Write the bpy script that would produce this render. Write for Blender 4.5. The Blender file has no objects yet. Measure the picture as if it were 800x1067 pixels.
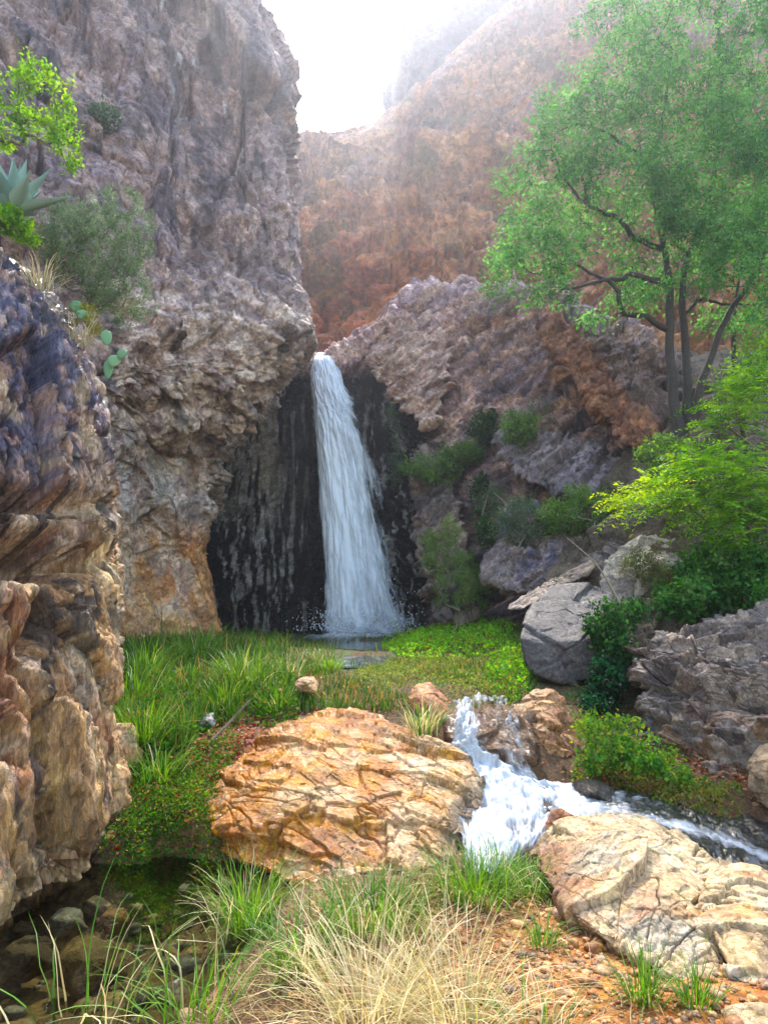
import bpy, bmesh, math, random
import numpy as np
from mathutils import Vector
from mathutils.bvhtree import BVHTree

rng = np.random.default_rng(7)
random.seed(7)
S = bpy.context.scene
COL = S.collection
R = math.radians

# ------------------------------------------------------------------ camera
F, CX, CY, PITCH, EYE = 734.0, 400.0, 533.5, R(7.1), 1.6
cam_d = bpy.data.cameras.new('camera')
cam = bpy.data.objects.new('camera', cam_d)
COL.objects.link(cam)
cam.location = (0, 0, EYE)
cam.rotation_euler = (R(90) + PITCH, 0, 0)
cam_d.sensor_fit = 'VERTICAL'
cam_d.sensor_height = 36.0
cam_d.lens = 36.0 * F / 1067.0
cam_d.clip_start = 0.05
cam_d.clip_end = 500
S.camera = cam
CP, SP = math.cos(PITCH), math.sin(PITCH)


def ray(px, py):
    a, b = (px - CX) / F, (CY - py) / F
    return np.array([a, CP - b * SP, SP + b * CP])


def P(px, py, Y):
    """world point at world depth Y seen at photo pixel (px, py)"""
    d = ray(px, py)
    return np.array([0, 0, EYE]) + d * (Y / d[1])


def G(px, py, z):
    """world point at height z seen at photo pixel (px, py)"""
    d = ray(px, py)
    return np.array([0, 0, EYE]) + d * ((z - EYE) / d[2])


# ------------------------------------------------------------------ noise
def _h(i, j, k, s):
    n = (i.astype(np.uint32) * np.uint32(374761393) + j.astype(np.uint32) * np.uint32(668265263)
         + k.astype(np.uint32) * np.uint32(2246822519) + np.uint32((s * 3266489917 + 12345) & 0xffffffff))
    n ^= n >> np.uint32(15)
    n *= np.uint32(2246822519)
    n ^= n >> np.uint32(13)
    n *= np.uint32(3266489917)
    n ^= n >> np.uint32(16)
    return n


def perlin(p, s=0):
    p = p.astype(np.float32)
    f0 = np.floor(p)
    fr = p - f0
    I = f0.astype(np.int64)
    u = fr * fr * fr * (fr * (fr * 6 - 15) + 10)
    out = np.zeros(len(p), np.float32)
    for dx in (0, 1):
        wx = u[:, 0] if dx else 1 - u[:, 0]
        for dy in (0, 1):
            wy = u[:, 1] if dy else 1 - u[:, 1]
            for dz in (0, 1):
                wz = u[:, 2] if dz else 1 - u[:, 2]
                n = _h(I[:, 0] + dx, I[:, 1] + dy, I[:, 2] + dz, s)
                gx = (n & np.uint32(1023)).astype(np.float32) / 511.5 - 1
                gy = ((n >> np.uint32(10)) & np.uint32(1023)).astype(np.float32) / 511.5 - 1
                gz = ((n >> np.uint32(20)) & np.uint32(1023)).astype(np.float32) / 511.5 - 1
                out += wx * wy * wz * (gx * (fr[:, 0] - dx) + gy * (fr[:, 1] - dy) + gz * (fr[:, 2] - dz))
    return out * 1.15


def fbm(p, s=0, o=4, gain=0.5, lac=2.03):
    a, t, out = 1.0, 0.0, 0
    for i in range(o):
        out = out + a * perlin(p + i * 17.3, s + i)
        t += a
        a *= gain
        p = p * lac
    return out / t * 1.6


def ridged(p, s=0, o=3):
    a, out, t = 1.0, 0, 0
    for i in range(o):
        out = out + a * (1 - np.abs(perlin(p + 9.1 * i, s + i)) * 2)
        t += a
        a *= .5
        p = p * 2.1
    return out / t


def voro(q, s=0):
    """F2-F1, offset from the site, three random numbers of the nearest cell"""
    q = q.astype(np.float32)
    I = np.floor(q).astype(np.int64)
    n_ = len(q)
    f1 = np.full(n_, 9e9, np.float32)
    f2 = np.full(n_, 9e9, np.float32)
    idb = np.zeros(n_, np.uint32)
    off = np.zeros((n_, 3), np.float32)
    for dx in (-1, 0, 1):
        for dy in (-1, 0, 1):
            for dz in (-1, 0, 1):
                a, b, c = I[:, 0] + dx, I[:, 1] + dy, I[:, 2] + dz
                n = _h(a, b, c, s)
                site = np.stack([a + (n & np.uint32(1023)).astype(np.float32) / 1023,
                                 b + ((n >> np.uint32(10)) & np.uint32(1023)).astype(np.float32) / 1023,
                                 c + ((n >> np.uint32(20)) & np.uint32(1023)).astype(np.float32) / 1023], 1)
                d = q - site
                dd = np.sqrt((d * d).sum(1))
                near = dd < f1
                f2 = np.where(near, f1, np.minimum(f2, dd))
                f1 = np.where(near, dd, f1)
                idb = np.where(near, n, idb)
                off[near] = d[near]
    z = np.zeros(n_, np.int64)
    r = []
    for k in (1, 2, 3, 4):
        r.append(_h(idb.astype(np.int64), z, z, 50 + k).astype(np.float32) / 4294967295.0)
    return f2 - f1, off, np.stack(r, 1)


def sst(a, b, x):
    t = np.clip((x - a) / (b - a), 0, 1)
    return t * t * (3 - 2 * t)


def rotm(rx, ry, rz):
    from mathutils import Euler
    return np.array(Euler((R(rx), R(ry), R(rz))).to_matrix())


def fracture(p, size, rot=(0, 0, 0), s=0, warp=.08, tilt=.9, crack=.06):
    """blocky broken rock: height (about -1..1), crack mask (0 in a crack), random per block"""
    q = p @ rotm(*rot).T / np.array(size)
    w = np.stack([perlin(q * 1.3 + 3.3, s + 91), perlin(q * 1.3 + 7.7, s + 92), perlin(q * 1.3 + 1.1, s + 93)], 1)
    q = q + w * warp * 2
    e, off, r = voro(q, s)
    h = (r[:, 0] * 2 - 1) * .5 + (off * (r[:, 1:4] * 2 - 1)).sum(1) * tilt
    return h, sst(0, crack, e), r


def fissure(p, scale, rot=(0, 0, 0), s=0, lo=.86, present=.0):
    """long wandering cracks: 1 in the crack, 0 elsewhere, fading in and out along their run"""
    q = p @ rotm(*rot).T * np.array(scale)
    q = q + .35 * np.stack([perlin(q * 1.7 + 5.1, s + 1), perlin(q * 1.7 + 2.2, s + 2), perlin(q * 1.7 + 8.3, s + 3)], 1)
    g = 1 - np.abs(perlin(q, s)) * 2.2
    return sst(lo, 1.0, g) * sst(present - .2, present + .25, perlin(q * .45 + 31.7, s + 4))


def lin(c):
    c = np.asarray(c, float) / 255.0
    return np.where(c <= 0.04045, c / 12.92, ((c + 0.055) / 1.055) ** 2.4)


def ramp(t, cols):
    """t in 0..1 -> blended list of sRGB colours, linear out"""
    C = np.array([lin(c) for c in cols])
    x = np.clip(t, 0, 0.9999) * (len(cols) - 1)
    i = x.astype(int)
    f = (x - i)[:, None]
    return C[i] * (1 - f) + C[np.minimum(i + 1, len(cols) - 1)] * f


def mixc(a, b, m):
    m = np.clip(m, 0, 1)[:, None]
    return a * (1 - m) + np.asarray(b) * m


# ------------------------------------------------------------------ mesh linking
def mk(name, V, Fa, mat, parent=None, loc=None, col=None, attrs=None, smooth=True):
    V = np.asarray(V, float)
    loc = np.zeros(3) if loc is None else np.asarray(loc, float)
    base = np.array(parent['_at'][:]) if parent is not None else loc
    W = V - base
    me = bpy.data.meshes.new(name)
    groups = Fa if isinstance(Fa, (list, tuple)) else [Fa]
    groups = [np.asarray(g) for g in groups if len(g)]
    nl = sum(g.size for g in groups)
    nf = sum(len(g) for g in groups)
    me.vertices.add(len(W))
    me.vertices.foreach_set('co', W.astype(np.float32).ravel())
    me.loops.add(nl)
    me.polygons.add(nf)
    me.loops.foreach_set('vertex_index', np.concatenate([g.ravel() for g in groups]).astype(np.int32))
    tot = np.concatenate([np.full(len(g), g.shape[1]) for g in groups])
    st = np.concatenate([[0], np.cumsum(tot)[:-1]])
    me.polygons.foreach_set('loop_start', st.astype(np.int32))
    me.polygons.foreach_set('use_smooth', np.full(nf, smooth))
    me.update(calc_edges=True)
    me.validate()
    if col is not None:
        a = me.attributes.new('Col', 'FLOAT_COLOR', 'POINT')
        c = np.ones((len(W), 4), np.float32)
        c[:, :3] = col
        a.data.foreach_set('color', c.ravel())
    for k, v in (attrs or {}).items():
        a = me.attributes.new(k, 'FLOAT', 'POINT')
        a.data.foreach_set('value', np.asarray(v, np.float32))
    me.materials.append(mat)
    o = bpy.data.objects.new(name, me)
    COL.objects.link(o)
    if parent is not None:
        o.parent = parent
    else:
        o.location = loc
        o['_at'] = list(loc)
    return o


def tag(o, label=None, cat=None, group=None, kind=None):
    if label:
        o['label'] = label
    if cat:
        o['category'] = cat
    if group:
        o['group'] = group
    if kind:
        o['kind'] = kind
    return o


def thing(name, label, cat, loc, group=None):
    o = bpy.data.objects.new(name, None)
    o.empty_display_size = .1
    COL.objects.link(o)
    o.location = loc
    o['_at'] = [float(x) for x in loc]
    return tag(o, label, cat, group)


def grid_faces(nu, nv):
    i = np.arange(nv - 1)[:, None] * nu + np.arange(nu - 1)[None, :]
    i = i.ravel()
    return np.stack([i, i + 1, i + nu + 1, i + nu], 1)


# ------------------------------------------------------------------ materials
class NT:
    def __init__(self, name):
        self.m = bpy.data.materials.new(name)
        self.m.use_nodes = True
        self.t = self.m.node_tree
        self.t.nodes.clear()
        self.out = self.n('ShaderNodeOutputMaterial')

    def n(self, typ, **kw):
        nd = self.t.nodes.new(typ)
        for k, v in kw.items():
            if k in nd.inputs:
                self.set(nd.inputs[k], v)
            else:
                setattr(nd, k, v)
        return nd

    def set(self, sock, v):
        if isinstance(v, bpy.types.NodeSocket):
            self.t.links.new(v, sock)
        else:
            sock.default_value = v

    def math(self, op, a, b=0.0, clamp=False):
        nd = self.t.nodes.new('ShaderNodeMath')
        nd.operation = op
        nd.use_clamp = clamp
        self.set(nd.inputs[0], a)
        self.set(nd.inputs[1], b)
        return nd.outputs[0]

    def mix(self, f, a, b, mode='MIX'):
        nd = self.t.nodes.new('ShaderNodeMix')
        nd.data_type = 'RGBA'
        nd.blend_type = mode
        self.set(nd.inputs[0], f)
        self.set(nd.inputs[6], a)
        self.set(nd.inputs[7], b)
        return nd.outputs[2]

    def noise(self, vec, scale, detail=4, rough=.6, dist=0.0):
        nd = self.n('ShaderNodeTexNoise', Scale=scale, Detail=detail, Roughness=rough, Distortion=dist)
        self.set(nd.inputs['Vector'], vec)
        return nd.outputs[0]

    def rng(self, v, a, b, c, d):
        nd = self.t.nodes.new('ShaderNodeMapRange')
        self.set(nd.inputs[0], v)
        for i, x in enumerate((a, b, c, d)):
            nd.inputs[i + 1].default_value = x
        return nd.outputs[0]

    def attr(self, name, out='Color'):
        nd = self.n('ShaderNodeAttribute', attribute_name=name)
        return nd.outputs[out]

    def done(self, sh):
        self.t.links.new(sh, self.out.inputs['Surface'])
        return self.m


def rock_mat(name, fine=14.0, bump=.03, rough=.75, stretch=(1, 1, 1), vary=.35):
    t = NT(name)
    co = t.n('ShaderNodeTexCoord').outputs['Object']
    mp = t.n('ShaderNodeMapping')
    t.set(mp.inputs[0], co)
    mp.inputs['Scale'].default_value = stretch
    v = mp.outputs[0]
    base = t.attr('Col')
    wet = t.attr('wet', 'Fac')
    n1 = t.noise(v, fine, 6, .65)
    n2 = t.noise(v, fine * .28, 5, .6, .4)
    n3 = t.noise(v, fine * 5.5, 5, .75)
    val = t.math('ADD', t.math('MULTIPLY', n1, .45), t.math('ADD', t.math('MULTIPLY', n2, .27), t.math('MULTIPLY', n3, .28)))
    k = t.rng(val, .3, .7, 1 - vary, 1 + vary)
    hsv = t.n('ShaderNodeHueSaturation')
    t.set(hsv.inputs['Color'], base)
    t.set(hsv.inputs['Value'], k)
    t.set(hsv.inputs['Hue'], t.rng(n2, .3, .7, .488, .512))
    t.set(hsv.inputs['Saturation'], t.rng(n1, .3, .7, 1.12, .9))
    vo = t.n('ShaderNodeTexVoronoi', feature='DISTANCE_TO_EDGE', Scale=fine * .45)
    wv = t.n('ShaderNodeVectorMath', operation='ADD')
    t.set(wv.inputs[0], v)
    nc = t.n('ShaderNodeTexNoise', Scale=fine * .5)
    t.set(nc.inputs['Vector'], v)
    sc = t.n('ShaderNodeVectorMath', operation='SCALE')
    t.set(sc.inputs[0], nc.outputs['Color'])
    sc.inputs['Scale'].default_value = 2.0 / fine
    t.set(wv.inputs[1], sc.outputs[0])
    t.set(vo.inputs['Vector'], wv.outputs[0])
    ck = t.rng(vo.outputs[0], 0, .07, 0, 1)
    rdg = t.math('ABSOLUTE', t.math('SUBTRACT', t.noise(v, fine * .7, 5, .65, .6), .5))
    hgt = t.math('ADD', t.math('MULTIPLY', val, 1.3), t.math('ADD', t.math('MULTIPLY', ck, .05), t.math('MULTIPLY', t.math('MINIMUM', rdg, .05), 2.6)))
    # grains and chips of different tone
    for k_, (sc_, lo_, hi_) in enumerate(((fine * .75, .72, 1.28), (fine * 2.4, .66, 1.36))):
        vc = t.n('ShaderNodeTexVoronoi', feature='F1', Scale=sc_, Randomness=1.0)
        t.set(vc.inputs['Vector'], wv.outputs[0])
        sp_ = t.n('ShaderNodeSeparateColor')
        t.set(sp_.inputs[0], vc.outputs['Color'])
        k = t.math('MULTIPLY', k, t.rng(sp_.outputs[k_], 0, 1, lo_, hi_))
    t.set(hsv.inputs['Value'], k)
    b = t.n('ShaderNodeBump', Strength=1.0, Distance=bump)
    t.set(b.inputs['Height'], hgt)
    p = t.n('ShaderNodeBsdfPrincipled')
    t.set(p.inputs['Base Color'], hsv.outputs[0])
    t.set(p.inputs['Roughness'], t.math('SUBTRACT', t.rng(n1, .3, .7, rough + .08, rough - .1), t.math('MULTIPLY', wet, .5), True))
    p.inputs['Specular IOR Level'].default_value = .4
    t.set(p.inputs['Normal'], b.outputs[0])
    return t.done(p.outputs[0])


def leaf_mat(name, trans=.5, rough=.6, spec=.18):
    t = NT(name)
    c = t.attr('Col')
    p = t.n('ShaderNodeBsdfPrincipled', Roughness=rough)
    p.inputs['Specular IOR Level'].default_value = spec
    t.set(p.inputs['Base Color'], c)
    tr = t.n('ShaderNodeBsdfTranslucent')
    hs = t.n('ShaderNodeHueSaturation')
    hs.inputs['Saturation'].default_value = 1.15
    hs.inputs['Value'].default_value = 1.6
    hs.inputs['Hue'].default_value = .485
    t.set(hs.inputs['Color'], c)
    t.set(tr.inputs[0], hs.outputs[0])
    mx = t.n('ShaderNodeMixShader')
    mx.inputs[0].default_value = trans
    t.t.links.new(p.outputs[0], mx.inputs[1])
    t.t.links.new(tr.outputs[0], mx.inputs[2])
    return t.done(mx.outputs[0])


def bark_mat(name, c1, c2):
    t = NT(name)
    co = t.n('ShaderNodeTexCoord').outputs['Object']
    n = t.noise(co, 30, 5, .7)
    p = t.n('ShaderNodeBsdfPrincipled', Roughness=.9)
    t.set(p.inputs['Base Color'], t.mix(t.rng(n, .3, .7, 0, 1), (*lin(c1), 1), (*lin(c2), 1)))
    b = t.n('ShaderNodeBump', Strength=.8, Distance=.02)
    t.set(b.inputs['Height'], n)
    t.set(p.inputs['Normal'], b.outputs[0])
    return t.done(p.outputs[0])


def water_mat(name, tint, ripple, rs, rough=.03, dist=.6):
    """clear water: see-through body under a fresnel mirror"""
    t = NT(name)
    co = t.n('ShaderNodeTexCoord').outputs['Object']
    n = t.noise(co, rs, 3, .5, dist)
    b = t.n('ShaderNodeBump', Strength=1, Distance=ripple)
    t.set(b.inputs['Height'], n)
    fr = t.n('ShaderNodeFresnel', IOR=1.33)
    t.set(fr.inputs['Normal'], b.outputs[0])
    tr = t.n('ShaderNodeBsdfTransparent')
    tr.inputs[0].default_value = (*tint, 1)
    gl = t.n('ShaderNodeBsdfGlossy', Roughness=rough)
    t.set(gl.inputs['Normal'], b.outputs[0])
    mx = t.n('ShaderNodeMixShader')
    t.set(mx.inputs[0], fr.outputs[0])
    t.t.links.new(tr.outputs[0], mx.inputs[1])
    t.t.links.new(gl.outputs[0], mx.inputs[2])
    return t.done(mx.outputs[0])


def foam_mat(name, su, sv, dark=(.02, .022, .02), white=.82, clear=0.0):
    """white water: streaked along the flow (attributes fu across, fv along), more white where 'foam' is high;
    between the streaks dark glassy water, or nothing where clear is 1"""
    t = NT(name)
    cb = t.n('ShaderNodeCombineXYZ')
    t.set(cb.inputs[0], t.math('MULTIPLY', t.attr('fu', 'Fac'), su))
    t.set(cb.inputs[1], t.math('MULTIPLY', t.attr('fv', 'Fac'), sv))
    t.set(cb.inputs[2], t.attr('fw', 'Fac'))
    n1 = t.noise(cb.outputs[0], 1.0, 5, .62, .5)
    n2 = t.noise(cb.outputs[0], 3.1, 5, .7, .2)
    v = t.math('ADD', t.math('MULTIPLY', n1, .65), t.math('MULTIPLY', n2, .35))
    foam = t.attr('foam', 'Fac')
    a = t.math('ADD', v, t.math('SUBTRACT', foam, 1.0))
    a = t.rng(a, .0, .3, 0, 1)
    b = t.n('ShaderNodeBump', Strength=.7, Distance=.03)
    t.set(b.inputs['Height'], v)
    d = t.n('ShaderNodeBsdfPrincipled', Roughness=.5)
    d.inputs['Base Color'].default_value = (white * .93, white * .97, min(white * 1.03, .97), 1)
    t.set(d.inputs['Normal'], b.outputs[0])
    tr = t.n('ShaderNodeBsdfTranslucent')
    tr.inputs[0].default_value = (white, white, white, 1)
    m1 = t.n('ShaderNodeMixShader')
    m1.inputs[0].default_value = .15
    t.t.links.new(d.outputs[0], m1.inputs[1])
    t.t.links.new(tr.outputs[0], m1.inputs[2])
    if clear:
        w = t.n('ShaderNodeBsdfTransparent')
        wo = w.outputs[0]
    else:
        w = t.n('ShaderNodeBsdfPrincipled', Roughness=.06)
        w.inputs['Base Color'].default_value = (*dark, 1)
        t.set(w.inputs['Normal'], b.outputs[0])
        wo = w.outputs[0]
    m2 = t.n('ShaderNodeMixShader')
    t.set(m2.inputs[0], a)
    t.t.links.new(wo, m2.inputs[1])
    t.t.links.new(m1.outputs[0], m2.inputs[2])
    return t.done(m2.outputs[0])


M_CLIFF = rock_mat('cliff_rock', 7.0, .10, .75, vary=.6)
M_FAR = rock_mat('far_cliff_rock', 2.4, .3, .85, vary=.55)
M_ROCK = rock_mat('boulder_rock', 18.0, .022, .65, vary=.45)
M_STRATA = rock_mat('layered_rock', 14.0, .04, .6, (1.5, 1.5, .55), vary=.55)
M_PEB = rock_mat('pebble_rock', 40.0, .006, .6)
M_SOIL = rock_mat('soil', 22.0, .03, .95)
M_LEAF = leaf_mat('leaf')
M_GRASS = leaf_mat('grass_blade', .35, .5)
M_SUCC = leaf_mat('succulent_skin', .05, .45)
M_BARK = bark_mat('bark', (36, 29, 26), (78, 66, 58))
M_TWIG = bark_mat('twig_bark', (84, 72, 58), (140, 122, 100))


# ------------------------------------------------------------------ rocks
_ico = {}


def ico(level):
    if level not in _ico:
        bm = bmesh.new()
        bmesh.ops.create_icosphere(bm, subdivisions=level, radius=1)
        V = np.array([v.co[:] for v in bm.verts])
        Fa = np.array([[v.index for v in f.verts] for f in bm.faces])
        bm.free()
        V /= np.linalg.norm(V, axis=1)[:, None]
        _ico[level] = (V, Fa)
    return _ico[level]


def hull_planes(pts):
    bm = bmesh.new()
    vs = [bm.verts.new(p) for p in pts]
    bmesh.ops.convex_hull(bm, input=vs)
    bm.normal_update()
    c = np.mean(np.array(pts), 0)
    N, D = [], []
    for f in bm.faces:
        n = np.array(f.normal[:])
        if f.calc_area() < 1e-7:
            continue
        d = n @ (np.array(f.verts[0].co[:]) - c)
        if d < 0:
            n, d = -n, -d
        N.append(n)
        D.append(d)
    bm.free()
    return c, np.array(N), np.array(D)


def hull_rock(pts, level=7, sharp=14):
    """rounded convex body through the given world points"""
    c, N, D = hull_planes(pts)
    U, Fa = ico(level)
    # stretch the sampling sphere towards the body's own proportions
    ext = np.maximum(np.ptp(np.array(pts), axis=0), .02)
    U = U * ext
    U = U / np.linalg.norm(U, axis=1)[:, None]
    inv = np.zeros(len(U))
    for n, d in zip(N, D):
        k = np.maximum(U @ n, 0) / max(d, 1e-4)
        inv += k ** sharp
    r = inv ** (-1.0 / sharp)
    return c + U * r[:, None], Fa, U


def vnormals(V, Fa):
    a, b, c = V[Fa[:, 0]], V[Fa[:, 1]], V[Fa[:, 2]]
    n = np.cross(b - a, c - a)
    out = np.zeros_like(V)
    for k in range(Fa.shape[1]):
        for ax in range(3):
            out[:, ax] += np.bincount(Fa[:, k], n[:, ax], len(V))
    return out / np.maximum(np.linalg.norm(out, axis=1), 1e-12)[:, None]


def broken(p, N, layers, lump=(1.0, .1), s=0):
    """displacement along N from a list of (size, rot, amplitude, crack depth, crack width)"""
    d = fbm(p / lump[0], s + 5, 4) * lump[1]
    rs, cr = [], np.ones(len(p))
    for i, (size, rot, amp, cd, cw) in enumerate(layers):
        h, c, r = fracture(p, size, rot, s + 11 * i, crack=cw)
        d = d + amp * h - cd * (1 - c) * (.15 + .85 * sst(-.15, .3, perlin(p / (np.mean(size) * 2.2) + 3.7, s + 11 * i + 5)))
        rs.append(r)
        cr = np.minimum(cr, c)
    return d, rs, cr


def rock(name, label, pts, cols, layers, lump=(.5, .04), level=7, sharp=14, s=0, mat=None, cat='boulder', dents=(),
         group=None, tint=None, wet=None, cellw=.5, fiss=(), gain=1.0):
    pts = [np.asarray(q) for q in pts]
    V, Fa, U = hull_rock(pts, level, sharp)
    N = vnormals(V, Fa)
    d, rs, cr = broken(V, N, layers, lump, s)
    p0 = V.copy()
    for k, (sc, rt, dep, lo, pr) in enumerate(fiss):
        d = d - dep * fissure(p0, sc, rt, s + 60 + k, lo, pr)
    for (c, rad, dep) in dents:
        d = d - dep * np.exp(-(((V - c) / rad) ** 2).sum(1))
    V = V + N * d[:, None]
    t = .5 + .5 * fbm(p0 / (lump[0] * .9), s + 31, 5)
    if rs:
        t = t * (1 - cellw) + cellw * rs[0][:, 1] * .6 + cellw * .4 * rs[-1][:, 2]
    col = ramp(t, cols)
    if tint:
        col = tint(p0, N, col, rs, cr)
    w = np.zeros(len(V)) if wet is None else wet(p0, N)
    col = col * gain
    if V[:, 1].mean() < 7.5 and cat != 'rock outcrop':
        col = col * .84
    loc = np.array([V[:, 0].mean(), V[:, 1].mean(), V[:, 2].min()])
    o = mk(name, V, Fa, mat or M_ROCK, loc=loc, col=col, attrs={'wet': w})
    tag(o, label, cat, group)
    BODIES.append((V, Fa))
    return o


BODIES = []


def cr_matrix(n, m, knots=None):
    """Catmull-Rom weights: n control points -> m samples"""
    x = np.linspace(0, n - 1, m) if knots is None else knots
    i = np.clip(x.astype(int), 0, n - 2)
    f = x - i
    W = np.zeros((len(x), n))
    for k, w in ((-1, -.5 * f + f ** 2 - .5 * f ** 3), (0, 1 - 2.5 * f ** 2 + 1.5 * f ** 3),
                 (1, .5 * f + 2 * f ** 2 - 1.5 * f ** 3), (2, -.5 * f ** 2 + .5 * f ** 3)):
        j = i + k
        # reflect the ends
        lo, hi = j < 0, j > n - 1
        jj = np.clip(j, 0, n - 1)
        r = np.arange(len(x))
        np.add.at(W, (r, jj), np.where(lo | hi, 0, w))
        np.add.at(W, (r[lo], np.zeros(lo.sum(), int)), 2 * w[lo])
        np.add.at(W, (r[lo], np.ones(lo.sum(), int)), -w[lo])
        np.add.at(W, (r[hi], np.full(hi.sum(), n - 1)), 2 * w[hi])
        np.add.at(W, (r[hi], np.full(hi.sum(), n - 2)), -w[hi])
    return W


def loft(ctrl, nu, nv):
    C = np.array(ctrl, float)
    Wv, Wu = cr_matrix(C.shape[0], nv), cr_matrix(C.shape[1], nu)
    Q = np.einsum('vr,rcx,uc->vux', Wv, C, Wu)
    du = np.gradient(Q, axis=1)
    dv = np.gradient(Q, axis=0)
    N = np.cross(du, dv)
    N /= np.maximum(np.linalg.norm(N, axis=2), 1e-9)[..., None]
    uu, vv = np.meshgrid(np.linspace(0, 1, nu), np.linspace(0, 1, nv))
    return Q.reshape(-1, 3), N.reshape(-1, 3), uu.ravel(), vv.ravel()


def pix(V):
    """photo pixel of world points (used to lay out where stains lie on the rock)"""
    x, y, z = V[:, 0], V[:, 1], V[:, 2] - EYE
    dep = y * CP + z * SP
    up = -y * SP + z * CP
    return CX + F * x / dep, CY - F * up / dep


def edge_in(u, v, w=.04):
    return np.minimum(np.minimum(u, 1 - u), np.minimum(v, 1 - v))


# ------------------------------------------------------------------ CLIFFS
def cliff_left():
    rows = []
    for py, cols in [
        (690, [(-320, 8.5), (-60, 10.2), (90, 12.4), (165, 14.2), (238, 15.3), (222, 19)]),
        (640, [(-320, 8.5), (-60, 10.3), (90, 12.4), (165, 14.4), (234, 15.5), (218, 19)]),
        (590, [(-320, 8.6), (-60, 10.4), (90, 12.5), (162, 14.6), (224, 15.6), (210, 19)]),
        (540, [(-320, 8.8), (-60, 10.5), (90, 12.6), (160, 14.6), (222, 15.8), (210, 20)]),
        (490, [(-320, 8.8), (-60, 10.5), (92, 12.5), (168, 14.5), (232, 15.8), (216, 20)]),
        (445, [(-320, 8.6), (-60, 10.2), (95, 12.0), (185, 14.0), (254, 15.4), (236, 20)]),
        (400, [(-320, 8.6), (-60, 10.0), (100, 11.7), (205, 13.3), (288, 15.2), (268, 20)]),
        (360, [(-320, 8.8), (-60, 10.2), (105, 11.8), (220, 13.4), (311, 15.3), (288, 21)]),
        (300, [(-320, 9.2), (-60, 10.6), (105, 12.2), (220, 13.8), (311, 15.6), (286, 22)]),
        (230, [(-320, 9.8), (-60, 11.2), (100, 12.8), (215, 14.3), (306, 16.0), (280, 23)]),
        (150, [(-320, 10.5), (-60, 12), (95, 13.4), (205, 14.9), (300, 16.4), (272, 24)]),
        (75, [(-320, 11.2), (-60, 12.6), (85, 14), (195, 15.4), (291, 16.9), (262, 25)]),
        (0, [(-320, 12), (-60, 13.4), (75, 14.6), (180, 16), (266, 17.5), (238, 26)]),
        (-80, [(-320, 13), (-60, 14.4), (60, 15.6), (160, 17), (240, 18.6), (215, 27)]),
        (-120, [(-320, 20), (-60, 21), (60, 22), (150, 24), (220, 25.6), (200, 30)]),
    ]:
        rows.append([P(px, py, Y) for px, Y in cols])
    Q, N, u, v = loft(rows, 460, 620)
    d, rs, cr = broken(Q, N, [((2.6, 2.6, 1.9), (15, 10, 30), .42, .05, .05), ((1.0, 1.0, .6), (30, -20, 10), .17, .04, .06),
                              ((.38, .38, .2), (40, 25, 60), .12, .05, .09), ((.15, .15, .09), (20, 35, 10), .05, .03, .12)], (4.0, .4), 3)
    px, py = pix(Q)
    # the upper face breaks along tall joints, the belly into small blocks
    d2, rs2, cr2 = broken(Q, N, [((2.4, 2.4, 7), (6, 14, 25), .6, .12, .03), ((.7, .7, 3.2), (4, 12, 55), .16, .06, .05), ((.3, .3, .45), (20, 24, 5), .09, .04, .08), ((.12, .12, .14), (20, 34, 5), .035, .02, .1)], (5.0, .4), 303)
    upper = (1 - sst(230, 330, py + 70 * fbm(Q / 2.5, 311, 3)))
    plain = .45 + .75 * sst(-.25, .3, fbm(Q / 2.2, 313, 3))
    d = d * plain * (1 - upper) + d2 * upper
    d = d - .34 * fissure(Q, (.42, .42, .11), (0, 16, 0), 331, .95, -.1) - .12 * fissure(Q, (1.3, 1.3, .5), (0, 20, 30), 337, .92, -.1)
    calm = sst(520, 580, py)          # the bleached foot is smoother
    d = d * (1 - .6 * calm)
    d += .45 * ridged(Q * np.array([.22, .22, .5]), 9, 3) * (1 - calm) - .2
    V = Q + N * d[:, None]
    n1 = .5 + .5 * fbm(Q / 2.2, 41, 5)
    t = .3 * n1 + .2 * rs[1][:, 1] + .25 * rs[2][:, 2] + .25 * rs[3][:, 1]
    purple = [(52, 44, 52), (92, 78, 88), (126, 104, 106), (164, 132, 118), (116, 102, 112)]
    tan = [(76, 64, 62), (132, 112, 106), (176, 150, 134), (208, 186, 168), (142, 124, 120)]
    a = ramp(t, purple)
    b = ramp(t, tan)
    streak = sst(.5, .62, .5 + .5 * fbm(Q * np.array([1.6, 1.6, .16]), 317, 4)) * upper
    a = mixc(a, ramp(rs2[1][:, 1], [(84, 70, 70), (132, 108, 98), (168, 140, 122)]), .55 * upper)
    a = mixc(a, lin((58, 50, 58)), streak * .6)
    low = sst(250, 430, py + 60 * fbm(Q / 3, 77, 3))
    col = mixc(a, b, low)
    # orange-cream mineral coat on the foot, with white calcite blotches and dark streaks
    n2 = .5 + .5 * fbm(Q * np.array([1.1, 1.1, .45]), 55, 5)
    foot = sst(535, 570, py + 30 * (n2 - .5)) * sst(90, 140, px)
    col = mixc(col, ramp(n2, [(146, 92, 56), (208, 142, 86), (222, 166, 112), (228, 188, 150)]), foot)
    cal = foot * sst(.46, .56, .5 + .5 * fbm(Q * np.array([1.6, 1.6, .6]), 58, 4)) * (1 - sst(195, 215, px)) * (1 - sst(625, 650, py))
    col = mixc(col, lin((228, 194, 166)), cal * .9)
    # grey white weathering band above the foot
    band = np.exp(-((py - 490) / 45) ** 2) * sst(.45, .65, .5 + .5 * fbm(Q * np.array([2, 2, .9]), 66, 4))
    col = mixc(col, lin((176, 168, 164)), band * .7)
    dk = sst(.6, .72, .5 + .5 * fbm(Q * np.array([1.8, 1.8, .22]), 61, 4))
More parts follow.
